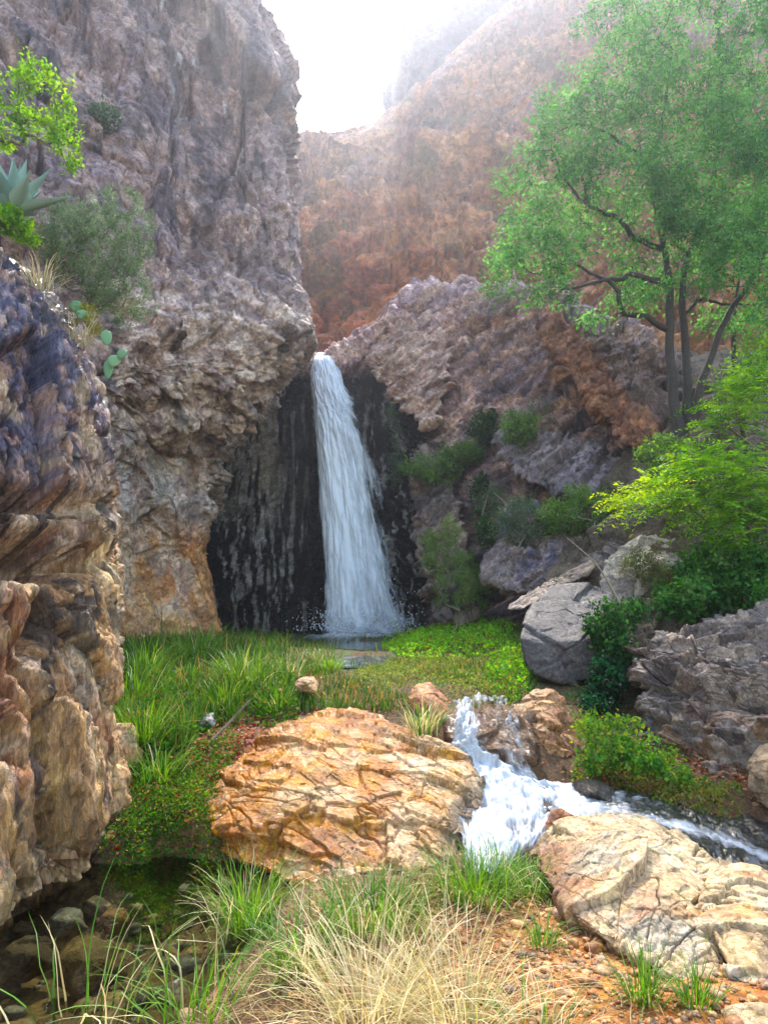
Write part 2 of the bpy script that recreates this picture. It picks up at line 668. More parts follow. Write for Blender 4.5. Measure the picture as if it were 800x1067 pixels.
    col = mixc(col, lin((44, 38, 42)), dk * .75 * (1 - foot))
    # pale run of dry seep at the top
    run = sst(.60, .66, .5 + .5 * fbm(Q * np.array([3.2, 3.2, .35]), 68, 3)) * np.exp(-((px - (190 + (py - 0) * .28)) / 26) ** 2) * (1 - sst(110, 150, py))
    col = mixc(col, lin((206, 202, 200)), run)
    col = col * (1.5 + .45 * foot[:, None])
    col = col * np.minimum(1, .7 / col.max(1))[:, None]
    o = mk('cliff', V, grid_faces(460, 620), M_CLIFF, col=col, attrs={'wet': np.zeros(len(V))})
    tag(o, 'tall purple grey and tan cliff overhanging to the left of the waterfall', 'cliff', kind='structure')
    return o




def cliff_fall():
    pxs = [150, 215, 265, 318, 345, 385, 430, 500, 570, 640, 720, 830]
    tab = [
        (700, [17.6, 18, 18.5, 18.9, 18.9, 18.6, 17.6, 15.8, 14.2, 13, 12, 11]),
        (650, [17.6, 18, 18.5, 18.9, 18.9, 18.6, 17.6, 15.9, 14.3, 13.1, 12.2, 11.2]),
        (600, [17.6, 18.1, 18.7, 19.1, 19.1, 18.8, 17.7, 16.1, 14.6, 13.4, 12.5, 11.5]),
        (540, [17.8, 18.3, 18.9, 19.2, 19.2, 18.9, 17.9, 16.4, 15.0, 13.8, 12.9, 12]),
        (480, [18, 18.5, 19, 19.3, 19.3, 19, 18.1, 16.8, 15.5, 14.3, 13.3, 12.4]),
        (430, [18.3, 18.7, 19.1, 19.3, 19.3, 19.1, 18.4, 17.2, 16, 14.9, 14, 13]),
    ]
    rows = [[P(px, py, Y) for px, Y in zip(pxs, ys)] for py, ys in tab]
    top = [400, 395, 385, 378, 378, 352, 308, 300, 300, 345, 392, 420]
    ty = [19, 19.2, 19.4, 19.5, 19.5, 19.4, 19.2, 18.4, 17.4, 16, 15, 14]
    rows.append([P(px, (430 + t) / 2, (Y + tab[-1][1][i]) / 2) for i, (px, t, Y) in enumerate(zip(pxs, top, ty))])
    rows.append([P(px, t, Y) for px, t, Y in zip(pxs, top, ty)])
    rows.append([P(px, t + 14, Y + 3) for px, t, Y in zip(pxs, top, ty)])
    rows.append([P(px, t + 60, Y + 8) for px, t, Y in zip(pxs, top, ty)])
    Q, N, u, v = loft(rows, 560, 440)
    px, py = pix(Q)
    d, rs, cr = broken(Q, N, [((3.4, 2.2, .9), (0, 35, 20), .36, .08, .04), ((1.5, 1.1, .26), (0, 37, 12), .22, .08, .05),
                              ((.35, .35, .14), (0, 30, 50), .09, .04, .1), ((.14, .14, .07), (0, 30, 20), .04, .025, .12)], (3.5, .35), 21)
    hq = (Q @ rotm(0, 36, 15).T)[:, 2] * .95 + .6 * fbm(Q / 2.2, 371, 3)
    fr = hq - np.floor(hq)
    d = d + .42 * (fr ** 2 - .3) * sst(-.3, .2, fbm(Q / 3, 373, 2))
    d = d - .35 * fissure(Q, (.5, .5, 1.1), (0, 36, 15), 341, .86, -.1) - .12 * fissure(Q, (1.6, 1.6, 3.2), (0, 38, 25), 347, .82, -.1)
    # vertical fluting of the wet wall
    wetw = np.exp(-(np.maximum(np.abs(px - 312) - 124, 0) / 14) ** 2) * sst(378, 398, py) * sst(.3, .42, .5 + .5 * fbm(Q * np.array([.8, .8, .3]), 8, 4) + .45 * np.exp(-((px - 320) / 90) ** 2))
    flute = .34 * ridged(Q * np.array([1.7, 1.7, .3]), 19, 5)
    near_fall = np.exp(-((px - 330) / 80) ** 2)
    d = d * (1 - .45 * near_fall) + flute * near_fall
    # keep the lip of the fall low
    V = Q + N * d[:, None]
    n1 = .5 + .5 * fbm(Q / 1.6, 43, 5)
    t = .3 * n1 + .2 * rs[0][:, 1] + .25 * rs[1][:, 2] + .25 * rs[2][:, 1]
    a = ramp(t, [(56, 46, 56), (112, 90, 98), (158, 126, 122), (196, 160, 142), (126, 108, 118)])
    b = ramp(t, [(58, 48, 56), (98, 84, 92), (134, 108, 102), (172, 128, 98), (112, 92, 90)])
    col = mixc(a, b, sst(430, 620, px))
    dk = sst(.56, .7, .5 + .5 * fbm(Q * np.array([1.3, 1.3, .5]), 47, 4)) * sst(380, 480, py)
    col = mixc(col, lin((40, 36, 42)), dk * .8)
    bands = sst(.55, .62, .5 + .5 * fbm((Q @ rotm(0, 36, 15).T) * np.array([.35, .35, 2.6]), 353, 4)) * sst(400, 450, px) * sst(350, 420, py)
    col = mixc(col, lin((44, 40, 50)), bands * .8)
    col = col * 1.6
    # black wet varnish with pale mineral runs
    col = mixc(col, lin((11, 11, 15)), wetw * .98)
    runs = sst(.57, .66, .5 + .5 * fbm(Q * np.array([7, 7, .5]), 29, 5) + .1 * np.exp(-((px - 262) / 34) ** 2)) * wetw * (1 - np.exp(-((px - 345) / 30) ** 2))
    col = mixc(col, lin((170, 162, 156)), runs * .75)
    left = np.exp(-((px - 268) / 26) ** 2) * sst(420, 440, py) * (1 - sst(520, 560, py))
    col = mixc(col, lin((170, 158, 146)), left * sst(.38, .5, .5 + .5 * fbm(Q * np.array([5, 5, .6]), 35, 4)))
    o = mk('cliff', V, grid_faces(560, 440), M_CLIFF, col=col, attrs={'wet': wetw})
    tag(o, 'broken rock wall the waterfall runs down, black and wet behind the water', 'cliff', kind='structure')
    return V.reshape(440, 560, 3)


def cliff_back():
    pxs = [200, 300, 345, 385, 428, 480, 540, 600, 660, 730, 780, 850, 980]
    top = [160, 146, 140, 127, 94, 52, 4, -30, -46, -34, 2, 30, 60]
    ty = [41, 41, 41, 41, 41, 42, 42, 42, 41, 39, 37, 35, 33]
    rows = []
    for py, Y0, k in [(470, 30, 0), (400, 30.5, 0), (330, 31.5, .08), (270, 32.5, .2)]:
        rows.append([P(px, py, Y0 - max(px - 600, 0) * .012) for px in pxs])
    for f in (.3, .6, .85, 1.0):
        rows.append([P(px, 270 + (t - 270) * f, 33 + (Y - 33) * f - max(px - 600, 0) * .012 * (1 - f)) for px, t, Y in zip(pxs, top, ty)])
    rows.append([P(px, t + 6, Y + 5) for px, t, Y in zip(pxs, top, ty)])
    rows.append([P(px, t + 60, Y + 14) for px, t, Y in zip(pxs, top, ty)])
    Q, N, u, v = loft(rows, 420, 380)
    px, py = pix(Q)
    d, rs, cr = broken(Q, N, [((8, 7, 3), (0, 25, 15), 1.5, .2, .05), ((3.2, 3, 1.2), (0, 22, 40), .65, .2, .07),
                              ((1.2, 1.2, .5), (10, 20, 0), .28, .1, .1), ((.45, .45, .2), (10, 20, 0), .1, .06, .1)], (13, 1.3), 61)
    hq = (Q @ rotm(0, 22, 15).T)[:, 2] * .26 + .7 * fbm(Q / 7, 361, 3)
    fr = hq - np.floor(hq)
    d = d + 1.5 * (fr ** 2 - .3) * sst(-.3, .2, fbm(Q / 9, 363, 2))
    d = d - .9 * fissure(Q, (.22, .22, .5), (0, 22, 15), 351, .86, -.1) - .3 * fissure(Q, (.7, .7, 1.4), (0, 22, 35), 357, .8, -.1)
    edge = 1 - .75 * sst(.72, .8, v)
    V = Q + N * (d * edge)[:, None]
    n1 = .5 + .5 * fbm(Q / 6, 73, 5)
    t = .3 * n1 + .25 * rs[0][:, 1] + .2 * rs[1][:, 2] + .25 * rs[2][:, 2]
    a = ramp(t, [(82, 60, 58), (146, 98, 74), (190, 132, 90), (158, 120, 104), (104, 84, 90)])
    r = ramp(t, [(120, 66, 44), (172, 92, 56), (206, 124, 74), (184, 112, 76), (130, 84, 66)])
    col = mixc(a, r, sst(210, 320, py) * (1 - sst(420, 520, px)))
    # scrub holding on the ledges
    gr = sst(.62, .7, .5 + .5 * fbm(Q / 2.4, 79, 4)) * sst(.35, .6, N[:, 2] + .4)
    col = mixc(col, lin((88, 96, 62)), gr * .5)
    o = mk('cliff', V, grid_faces(420, 380), M_FAR, col=col, attrs={'wet': np.zeros(len(V))})
    tag(o, 'far rust brown canyon wall rising behind the waterfall to the right', 'cliff', kind='structure')
    # the taller tower behind it
    pxs = [405, 424, 432, 470, 540, 640, 760, 900]
    top = [80, 34, -8, -40, -55, -60, -50, -30]
    rows = []
    for f in (0, .35, .7, 1.0):
        rows.append([P(px + (4 if i == 0 else 0), 260 + (t - 260) * f, (47 if i > 1 else 47.5) + f * 3 + (12 if i == 0 else 0)) for i, (px, t) in enumerate(zip(pxs, top))])
    rows.append([P(px, t + 10, 56) for px, t in zip(pxs, top)])
    rows.append([P(px, t + 90, 62) for px, t in zip(pxs, top)])
    Q, N, u, v = loft(rows, 220, 200)
    d, rs, cr = broken(Q, N, [((7, 6, 5), (0, 10, 15), .9, .1, .05), ((2.6, 2.4, 1.5), (0, 12, 40), .35, .1, .07)], (10, .8), 81)
    V = Q + N * (d * .8)[:, None]
    col = ramp(.5 * rs[0][:, 1] + .5 * (.5 + .5 * fbm(Q / 5, 83, 4)), [(40, 36, 46), (66, 54, 60), (86, 68, 66), (56, 48, 56)])
    o = mk('cliff', V, grid_faces(220, 200), M_FAR, col=col, attrs={'wet': np.zeros(len(V))})
    tag(o, 'hazy blue grey rock tower at the right edge of the sky gap', 'cliff', kind='structure')


# ------------------------------------------------------------------ GROUND
GC = []
for px, py, z in [
    (250, 1062, .03), (330, 1062, .06), (400, 1060, .08), (550, 1060, .04), (700, 1060, .06), (790, 1060, .08), (900, 1060, .12),
    (300, 960, .06), (350, 940, .06), (450, 935, .06), (600, 980, .02), (540, 930, .0), (680, 1000, .0), (500, 985, .03),
    (20, 1010, -.3), (100, 1040, -.28), (130, 980, -.32), (170, 940, -.28), (60, 1066, -.22), (200, 1000, -.2), (230, 930, -.14), (60, 960, -.3),
    (215, 898, -.04), (150, 893, .0), (110, 880, .06),
    (530, 850, -.02), (580, 870, -.05), (620, 835, -.02), (700, 850, -.08), (790, 880, -.14), (860, 900, -.16), (550, 800, .05), (520, 815, .08),
    (620, 800, .2), (700, 815, .18), (660, 760, .38), (640, 710, .62), (770, 830, .15), (850, 840, .2),
    (500, 742, .6), (480, 740, .6), (540, 742, .62), (520, 725, .66), (600, 715, .66),
    (200, 860, .14), (170, 868, .1), (200, 800, .34), (235, 840, .18), (250, 780, .42), (150, 770, .46), (150, 710, .68), (250, 705, .68),
    (350, 705, .73), (310, 730, .62), (420, 700, .73), (500, 690, .72), (300, 668, .78), (200, 675, .78), (400, 664, .76), (470, 668, .84), (560, 690, .78),
    (345, 660, .70), (390, 659, .68), (432, 661, .72), (374, 668, .62), (381, 678, .62), (388, 690, .64), (392, 702, .71), (352, 680, .76), (410, 680, .76), (400, 714, .70),
]:
    GC.append(G(px, py, z))
for q in [(0, -12, -.2), (-12, -12, .5), (14, -12, .7), (0, -38, .6), (-50, -38, 5), (50, -38, 5), (-58, 10, 8), (58, 10, 8), (-50, 60, 9), (50, 60, 9), (0, 65, 8),
          (0, 21, .9), (-6, 18, .9), (-9, 10, .9), (8, 12, 2), (6, 8, 1.2), (5, 4, .4), (6, 0, .6), (-5, 0, .2), (-6, 5, .4), (10, 22, 4), (0, 1, .0), (-1.5, 1.2, -.1), (2.5, 1.0, .12)]:
    GC.append(np.array(q, float))
GC = np.array(GC)
_D = np.linalg.norm(GC[:, None, :2] - GC[None, :, :2], axis=2)
_A = np.zeros((len(GC) + 3, len(GC) + 3))
_A[:len(GC), :len(GC)] = _D
_A[:len(GC), -3:] = np.c_[np.ones(len(GC)), GC[:, :2]]
_A[-3:, :len(GC)] = _A[:len(GC), -3:].T
_w = np.linalg.solve(_A, np.r_[GC[:, 2], 0, 0, 0])


def gz(x, y):
    x, y = np.asarray(x, float).ravel(), np.asarray(y, float).ravel()
    out = np.zeros(len(x))
    for i in range(0, len(x), 20000):
        q = np.c_[x[i:i + 20000], y[i:i + 20000]]
        d = np.linalg.norm(q[:, None] - GC[None, :, :2], axis=2)
        out[i:i + 20000] = d @ _w[:-3] + _w[-3] + q @ _w[-2:]
    return out


def ground_noise(x, y):
    p = np.c_[x, y, x * 0]
    near = np.clip((np.hypot(x, y - 4)) / 12, .25, 1)
    return fbm(p / .9, 4, 4) * .06 * near + fbm(p / .18, 5, 3) * .018


def gh(x, y):
    x, y = np.asarray(x, float).ravel(), np.asarray(y, float).ravel()
    return gz(x, y) + ground_noise(x, y)


def ground():
    s = np.linspace(-1, 1, 520)
    xs = 60 * np.sinh(s * 4.2) / math.sinh(4.2)
    s = np.linspace(-1, 1, 620)
    k = np.where(s < 0, 44, 62)
    ys = 5 + k * np.sinh(s * 4.0) / math.sinh(4.0)
    X, Y = np.meshgrid(xs, ys)
    x, y = X.ravel(), Y.ravel()
    V = np.c_[x, y, gh(x, y)]
    px, py = pix(np.c_[x, np.maximum(y, .3), V[:, 2]])
    p = np.c_[x, y, x * 0]
    n = .5 + .5 * fbm(p / .5, 14, 5)
    col = ramp(n, [(60, 44, 30), (92, 66, 42), (112, 82, 52), (76, 60, 44)])
    gravel = np.exp(-((x - 1.05) / .75) ** 2 - ((y - 3.0) / .9) ** 2)
    col = mixc(col, ramp(n, [(136, 84, 36), (176, 112, 52), (196, 136, 72)]), gravel * 1.4)
    bed = sst(.0, -.12, V[:, 2]) * (x < .2)
    col = mixc(col, ramp(n, [(64, 52, 32), (98, 80, 46), (120, 94, 50), (86, 78, 60)]), bed)
    litter = np.exp(-((x + 1.25) / .5) ** 2 - ((y - 5.6) / .8) ** 2)
    col = mixc(col, ramp(n, [(96, 44, 30), (132, 62, 42), (150, 98, 64)]), litter)
    moss = sst(.4, .55, n) * sst(6.2, 7.2, y) * sst(30, 20, y)
    col = mixc(col, lin((66, 84, 34)), moss * .8)
    o = mk('ground', V, grid_faces(520, 620), M_SOIL, col=col, attrs={'wet': bed})
    tag(o, kind='structure')
    BODIES.append((V, grid_faces(520, 620)))


def hillside():
    rows = []
    for py, cols in [
        (730, [(560, 8.4), (620, 7.9), (700, 7.4), (800, 7.0), (950, 6.6)]),
        (660, [(560, 9.6), (620, 9.2), (700, 8.8), (800, 8.4), (950, 8)]),
        (600, [(575, 11.4), (630, 10.4), (705, 9.6), (800, 9.2), (950, 8.8)]),
        (530, [(610, 13.0), (650, 11.4), (715, 10.4), (800, 10.0), (950, 9.6)]),
        (470, [(650, 14), (680, 12), (725, 11.0), (800, 10.7), (950, 10.4)]),
        (430, [(680, 15), (700, 12.6), (735, 11.7), (800, 11.5), (950, 11.3)]),
        (395, [(690, 17), (715, 15), (750, 14), (800, 13.5), (950, 13)]),
        (370, [(700, 22), (725, 20), (760, 19), (810, 18.5), (950, 18)]),
    ]:
        rows.append([P(px, py, Y) for px, Y in cols])
    Q, N, u, v = loft(rows, 200, 240)
    d, rs, cr = broken(Q, N, [((.9, .9, .6), (0, 20, 10), .16, .03, .06), ((.3, .3, .2), (0, 0, 40), .06, .02, .08)], (1.5, .2), 141)
    V = Q + N * d[:, None]
    col = ramp(.5 + .5 * fbm(Q / .7, 143, 5), [(50, 42, 34), (80, 66, 50), (98, 84, 66), (66, 62, 44)])
    o = mk('hillside', V, grid_faces(200, 240), M_SOIL, col=col, attrs={'wet': np.zeros(len(V))})
    tag(o, kind='structure')
    BODIES.append((V, grid_faces(200, 240)))


# ------------------------------------------------------------------ WATER
def flow(name, rows, nu, nv, mat, foam, amp=.03, scale=(6, 2), parent=None, s=0, along=None):
    Q, N, u, v = loft(rows, nu, nv)
    sg = np.sign(N[:, 2].mean() + 1e-6) if along is None else along
    N = N * sg
    n = fbm(np.c_[u * scale[0], v * scale[1], u * 0 + s * 7.7], 200 + s, 5)
    V = Q + N * (n * amp)[:, None]
    o = mk(name, V, grid_faces(nu, nv), mat, parent=parent, attrs={'fu': u, 'fv': v, 'fw': np.full(len(u), float(s)), 'foam': foam(u, v, n)})
    return o


M_POOL = water_mat('pool_water', (.62, .64, .5), .012, 5.0)
M_FALL = foam_mat('falling_water', 18, 12.0, clear=1.0, white=.94)
M_CASC = foam_mat('white_water', 16, 5.0, clear=1.0, white=.52)
M_STRM = foam_mat('stream_water', 4, 10, dark=(.018, .018, .017), white=.5)
M_DROP = foam_mat('water_thread', 3, 3, clear=1.0)


def water():
    # still pool at the lower left
    n = 140
    xs = np.linspace(-5, .6, n)
    ys = np.linspace(1.2, 5.3, n)
    X, Y = np.meshgrid(xs, ys)
    V = np.c_[X.ravel(), Y.ravel(), np.full(n * n, -.03)]
    o = mk('pool_water', V, grid_faces(n, n), M_POOL)
    tag(o, kind='structure')
    # upper pool under the fall, and its run to the cascade
    nx, ny = 110, 150
    X, Y = np.meshgrid(np.linspace(-1.9, 1.3, nx), np.linspace(9.4, 18.3, ny))
    p = np.c_[X.ravel(), Y.ravel(), X.ravel() * 0]
    V = np.c_[X.ravel(), Y.ravel(), .715 + .006 * fbm(p * np.array([5, 3, 1]), 71, 3)]
    o = mk('upper_pool_water', V, grid_faces(nx, ny), M_STRM, attrs={'fu': p[:, 0] * 1.2, 'fv': p[:, 1] * .22, 'fw': np.full(len(p), 3.0), 'foam': .46 + .3 * sst(15.6, 17.6, p[:, 1])})
    tag(o, kind='structure')
    # cascade
    rows = [[G(466, 733, .67), G(495, 727, .675), G(525, 729, .67), G(550, 737, .65)],
            [G(472, 746, .64), G(496, 738, .66), G(524, 741, .65), G(546, 752, .62)],
            [G(470, 768, .50), G(498, 764, .52), G(526, 770, .46), G(553, 780, .42)],
            [G(462, 795, .34), G(506, 792, .33), G(536, 800, .24), G(560, 808, .2)],
            [G(468, 830, .20), G(522, 828, .18), G(562, 826, .15), G(602, 826, .13)],
            [G(480, 868, .13), G(534, 866, .12), G(578, 852, .12), G(636, 840, .11)],
            [G(488, 920, .06), G(528, 905, .06), G(576, 887, .06), G(655, 852, .09)]]
    o = thing('cascade', 'white foaming cascade pouring between the orange boulders', 'cascade', G(530, 800, .1))
    flow('water_sheet', rows, 150, 220, M_CASC,
         lambda u, v, n: np.clip(.76 + .12 * sst(.35, .6, v) + .12 * np.exp(-((u - .12) / .14) ** 2) - .42 * np.exp(-((u - .5) / .17) ** 2) * sst(.08, .2, v) * (1 - sst(.4, .52, v))
                                 - .22 * sst(.6, .8, u) * (1 - sst(.42, .55, v)) - .25 * (1 - sst(.1, .2, v)) - .30 * u * sst(.55, .8, v) + .3 * n - .35 * np.exp(-(np.minimum(u, 1 - u) / .05) ** 2) - .3 * sst(.88, 1, v), 0, 1.05),
         .10, (9, 14), o, 5)
    # stream leaving to the right
    rows = [[G(566, 812, .15), G(650, 826, .12), G(705, 826, .08), G(770, 838, .04), G(880, 870, -.02)],
            [G(566, 832, .13), G(650, 838, .12), G(712, 842, .07), G(780, 862, .02), G(890, 900, -.04)],
            [G(566, 856, .10), G(660, 855, .09), G(725, 868, .05), G(785, 890, .0), G(890, 935, -.06)],
            [G(570, 882, .05), G(680, 885, .04), G(740, 905, .02), G(800, 925, -.03), G(890, 975, -.08)]]
    o = flow('stream_water', rows, 260, 130, M_STRM,
             lambda u, v, n: np.clip(.86 - 1.3 * u + .25 * n, .36, .9) - .5 * (1 - sst(.0, .06, u)) + .35 * np.exp(-((v - .62) / .08) ** 2) * (u > .2), .045, (18, 6), s=7)
    tag(o, kind='structure')


def threads(items, sides=4, seg=9):
    """thin falling water threads: (top, bottom, bow, radius) -> one mesh"""
    VV, FF, base = [], [], 0
    for top, bot, bow, rad in items:
        t = np.linspace(0, 1, seg)[:, None]
        p = top * (1 - t) + bot * t
        p[:, 2] += (bow * (t * (1 - t)) * 4)[:, 0]
        p[:, :2] += np.cumsum(rng.normal(0, .004, (seg, 2)), 0)
        ang = np.arange(sides) * 2 * math.pi / sides
        rr = rad * (.4 + .8 * np.sin(np.pi * np.clip(t[:, 0] * .9 + .1, 0, 1)))
        ring = np.stack([np.cos(ang), np.sin(ang), np.zeros(sides)], 1)
        v = p[:, None, :] + ring[None] * rr[:, None, None]
        VV.append(v.reshape(-1, 3))
        i = np.arange(seg - 1)[:, None] * sides + np.arange(sides)[None]
        j = np.arange(seg - 1)[:, None] * sides + (np.arange(sides)[None] + 1) % sides
        FF.append(np.stack([i, j, j + sides, i + sides], -1).reshape(-1, 4) + base)
        base += seg * sides
    return np.concatenate(VV), np.concatenate(FF)


def white_mat():
    t = NT('water_white')
    d = t.n('ShaderNodeBsdfPrincipled', Roughness=.25)
    d.inputs['Base Color'].default_value = (.86, .88, .9, 1)
    tr = t.n('ShaderNodeBsdfTranslucent')
    tr.inputs[0].default_value = (.86, .88, .9, 1)
    m = t.n('ShaderNodeMixShader')
    m.inputs[0].default_value = .45
    t.t.links.new(d.outputs[0], m.inputs[1])
    t.t.links.new(tr.outputs[0], m.inputs[2])
    return t.done(m.outputs[0])


M_WHITE = white_mat()


def waterfall():
    o = thing('waterfall', 'tall white waterfall dropping over black wet rock into the upper pool', 'waterfall', P(385, 655, 17.8))
    edges = [(368, 332, 346, 19.6), (376, 326, 350, 19.0), (400, 325, 358, 18.75), (422, 326, 372, 18.6), (440, 327, 382, 18.45), (480, 330, 398, 18.25), (540, 334, 414, 18.0),
             (600, 337, 430, 17.85), (650, 338, 444, 17.75), (664, 338, 448, 17.7)]
    for k, (dy, sq, f0) in enumerate([(0, 0, .69), (-.12, .1, .69), (-.26, .22, .66), (.1, -.08, .67), (.16, -.14, .60)]):
        rows = []
        for py, a, b, Y in edges:
            c = a + (b - a) * .36
            a2, b2 = a + (c - a) * sq, b - (b - c) * sq
            rows.append([P(a2 + (b2 - a2) * f, py, Y + dy - .12 * math.sin(f * math.pi)) for f in (0, .2, .45, .7, 1)])
        flow('water_sheet', rows, 90, 260, M_FALL,
             lambda u, v, n: np.clip(f0 + .26 * np.exp(-((u - .28) / .2) ** 2) + .1 * np.exp(-((u - .68) / .07) ** 2) * sst(.3, .5, v) + .3 * (1 - sst(.1, .4, v)) - .10 * sst(.45, .8, u) * sst(.15, .4, v)
                                     - .3 * np.exp(-(u / .06) ** 2) - .3 * np.exp(-((1 - u) / .12) ** 2) + .3 * sst(.93, 1, v) - .1 * sst(.4, .7, v) + .25 * fbm(np.c_[u * 5, v * 5, u * 0 + k], 640, 3), 0, 1.2), .10, (12, 18), o, 11 + k, along=1)
    rows = [[P(px, py, Y) for px, py, Y in zip((335, 362, 390, 415, 440), (pa, pa, pa, pa, pa), (Ya,) * 5)] for pa, Ya in ((640, 17.75), (650, 17.5), (656, 17.2), (659, 16.9))]
    flow('foam', rows, 120, 40, M_CASC, lambda u, v, n: np.clip(.8 + .3 * n - .5 * np.abs(u - .45) - .1 * (1 - v), 0, 1.1), .12, (14, 4), o, 31)
    # splash at the foot: many small drops thrown up from the pool
    U, Ft = ico(1)
    VV, FF = [], []
    for k in range(1500):
        px = random.gauss(378, 30)
        h = abs(random.gauss(0, 10)) * (1 if random.random() < .8 else 2)
        c = P(px, 657 - h, 17.6 + random.uniform(-.4, .3))
        VV.append(c + U * random.uniform(.004, .018) * np.array([1, 1, 1.5]))
        FF.append(Ft + 42 * k if len(U) == 42 else Ft + len(U) * k)
    mk('splash', np.concatenate(VV), np.concatenate(FF), M_WHITE, parent=o)


# ------------------------------------------------------------------ PLANTS
def tubes(A, B, ra, rb, sides=5):
    A, B = np.asarray(A), np.asarray(B)
    d = B - A
    L = np.linalg.norm(d, axis=1)
    k = L > 1e-6
    A, B, d, ra, rb = A[k], B[k], d[k] / L[k][:, None], np.asarray(ra)[k], np.asarray(rb)[k]
    ref = np.where(np.abs(d[:, 2:3]) > .9, np.array([[1, 0, 0]]), np.array([[0, 0, 1.0]]))
    e1 = np.cross(d, ref)
    e1 /= np.linalg.norm(e1, axis=1)[:, None]
    e2 = np.cross(d, e1)
    ang = np.arange(sides) * 2 * math.pi / sides
    ring = np.cos(ang)[None, :, None] * e1[:, None] + np.sin(ang)[None, :, None] * e2[:, None]
    va = A[:, None] + ring * ra[:, None, None]
    vb = B[:, None] + ring * rb[:, None, None]
    V = np.concatenate([va, vb], 1).reshape(-1, 3)
    n = len(A)
    i = np.arange(sides)
    f = np.stack([i, (i + 1) % sides, (i + 1) % sides + sides, i + sides], 1)
    Fa = (np.arange(n)[:, None, None] * (2 * sides) + f[None]).reshape(-1, 4)
    return V, Fa


def smooth_path(pts, n):
    pts = np.asarray(pts, float)
    return cr_matrix(len(pts), n) @ pts


def tube_path(pts, rad, sides=8):
    """one continuous tapering tube along a smoothed path"""
    pts = np.asarray(pts, float)
    n = len(pts)
    d = np.gradient(pts, axis=0)
    d /= np.maximum(np.linalg.norm(d, axis=1), 1e-9)[:, None]
    e = np.cross(d[0], [0.3, .9, .1])
    VV = []
    for i in range(n):
        e = e - d[i] * (e @ d[i])
        e /= np.linalg.norm(e)
        f = np.cross(d[i], e)
        for k in range(sides):
            a = 2 * math.pi * k / sides
            VV.append(pts[i] + (e * math.cos(a) + f * math.sin(a)) * rad[i])
    i = np.arange(n - 1)[:, None] * sides + np.arange(sides)[None]
    j = np.arange(n - 1)[:, None] * sides + (np.arange(sides)[None] + 1) % sides
    Fa = np.stack([i, j, j + sides, i + sides], -1).reshape(-1, 4)
    return np.array(VV), Fa


def unit(v):
    return v / np.maximum(np.linalg.norm(v, axis=1), 1e-9)[:, None]


def leaves(pos, dirs, L, W, col, nup=.7, fold=True):
    """leaf blades, folded along the midrib: 6 vertices, two quads each"""
    n = len(pos)
    d = unit(dirs)
    up = unit(np.array([0, 0, 1.0]) * nup + rng.normal(0, 1, (n, 3)) * (1 - nup * .5))
    s = unit(np.cross(d, up))
    nn = np.cross(s, d)
    L = np.asarray(L).reshape(-1, 1) * np.ones((n, 1))
    W = np.asarray(W).reshape(-1, 1) * np.ones((n, 1))
    droop = nn * L * -.12
    b = pos
    tip = pos + d * L + droop
    if fold:
        m1, m2 = pos + d * L * .35 + nn * L * .03, pos + d * L * .72
        l1, r1 = pos + d * L * .35 + s * W + nn * W * .45, pos + d * L * .35 - s * W + nn * W * .45
        V = np.stack([b, r1, m2 + nn * 0, l1, tip, m2 - s * W * .6 + nn * W * .2, m2 + s * W * .6 + nn * W * .2], 1).reshape(-1, 3)
        base = np.arange(n)[:, None] * 7
        q = np.concatenate([base + np.array([[0, 1, 5, 2]]), base + np.array([[0, 2, 6, 3]])])
        t = np.concatenate([base + np.array([[5, 4, 2]]), base + np.array([[2, 4, 6]])])
        return V, [q, t], np.repeat(col, 7, 0)
    V = np.stack([b, pos + d * L * .45 - s * W, tip, pos + d * L * .45 + s * W], 1).reshape(-1, 3)
    return V, [np.arange(n * 4).reshape(-1, 4)], np.repeat(col, 4, 0)


def leafcol(n, pal, pos=None, scale=.5, s=0, v=.25):
    """per-leaf colour: the palette blended by clump noise and a random part"""
    t = rng.random(n)
    if pos is not None:
        t = .5 * t + .5 * np.clip(.5 + .9 * fbm(pos / scale, 300 + s, 3), 0, 1)
    c = ramp(t, pal) * (.8 if max(pal[0]) < 140 else 1.0)
    return c * (1 + rng.uniform(-v, v, (n, 1)))


def grow(nodes, parents, tips, bow=.12, lift=.1):
    """join every tip to the nearest part of what has grown so far"""
    nodes = [np.asarray(q, float) for q in nodes]
    parents = list(parents)
    N = np.zeros((len(nodes) + 2 * len(tips), 3))
    N[:len(nodes)] = nodes
    m = len(nodes)
    d0 = np.min(np.linalg.norm(tips[:, None] - N[None, :m], axis=2), 1)
    tipidx = []
    for k in np.argsort(d0):
        t = tips[k]
        d = np.linalg.norm(N[:m] - t, axis=1)
        j = int(np.argmin(d))
        L = d[j]
        mid = (N[j] + t) / 2 + rng.normal(0, bow, 3) * L + np.array([0, 0, lift * L])
        N[m] = mid
        parents.append(j)
        N[m + 1] = t
        parents.append(m)
        tipidx.append(m + 1)
        m += 2
    return N[:m], np.array(parents), np.array(tipidx)


def thick(parents, n0, rt, ex=.45, rmax=.2):
    n = len(parents)
    cnt = np.zeros(n)
    haskid = np.zeros(n, bool)
    for i in range(n):
        if parents[i] >= 0:
            haskid[parents[i]] = True
    cnt[~haskid] = 1
    for i in range(n - 1, -1, -1):
        if parents[i] >= 0 and parents[i] < i:
            cnt[parents[i]] += cnt[i]
    return np.minimum(rt * np.maximum(cnt, 1) ** ex, rmax)


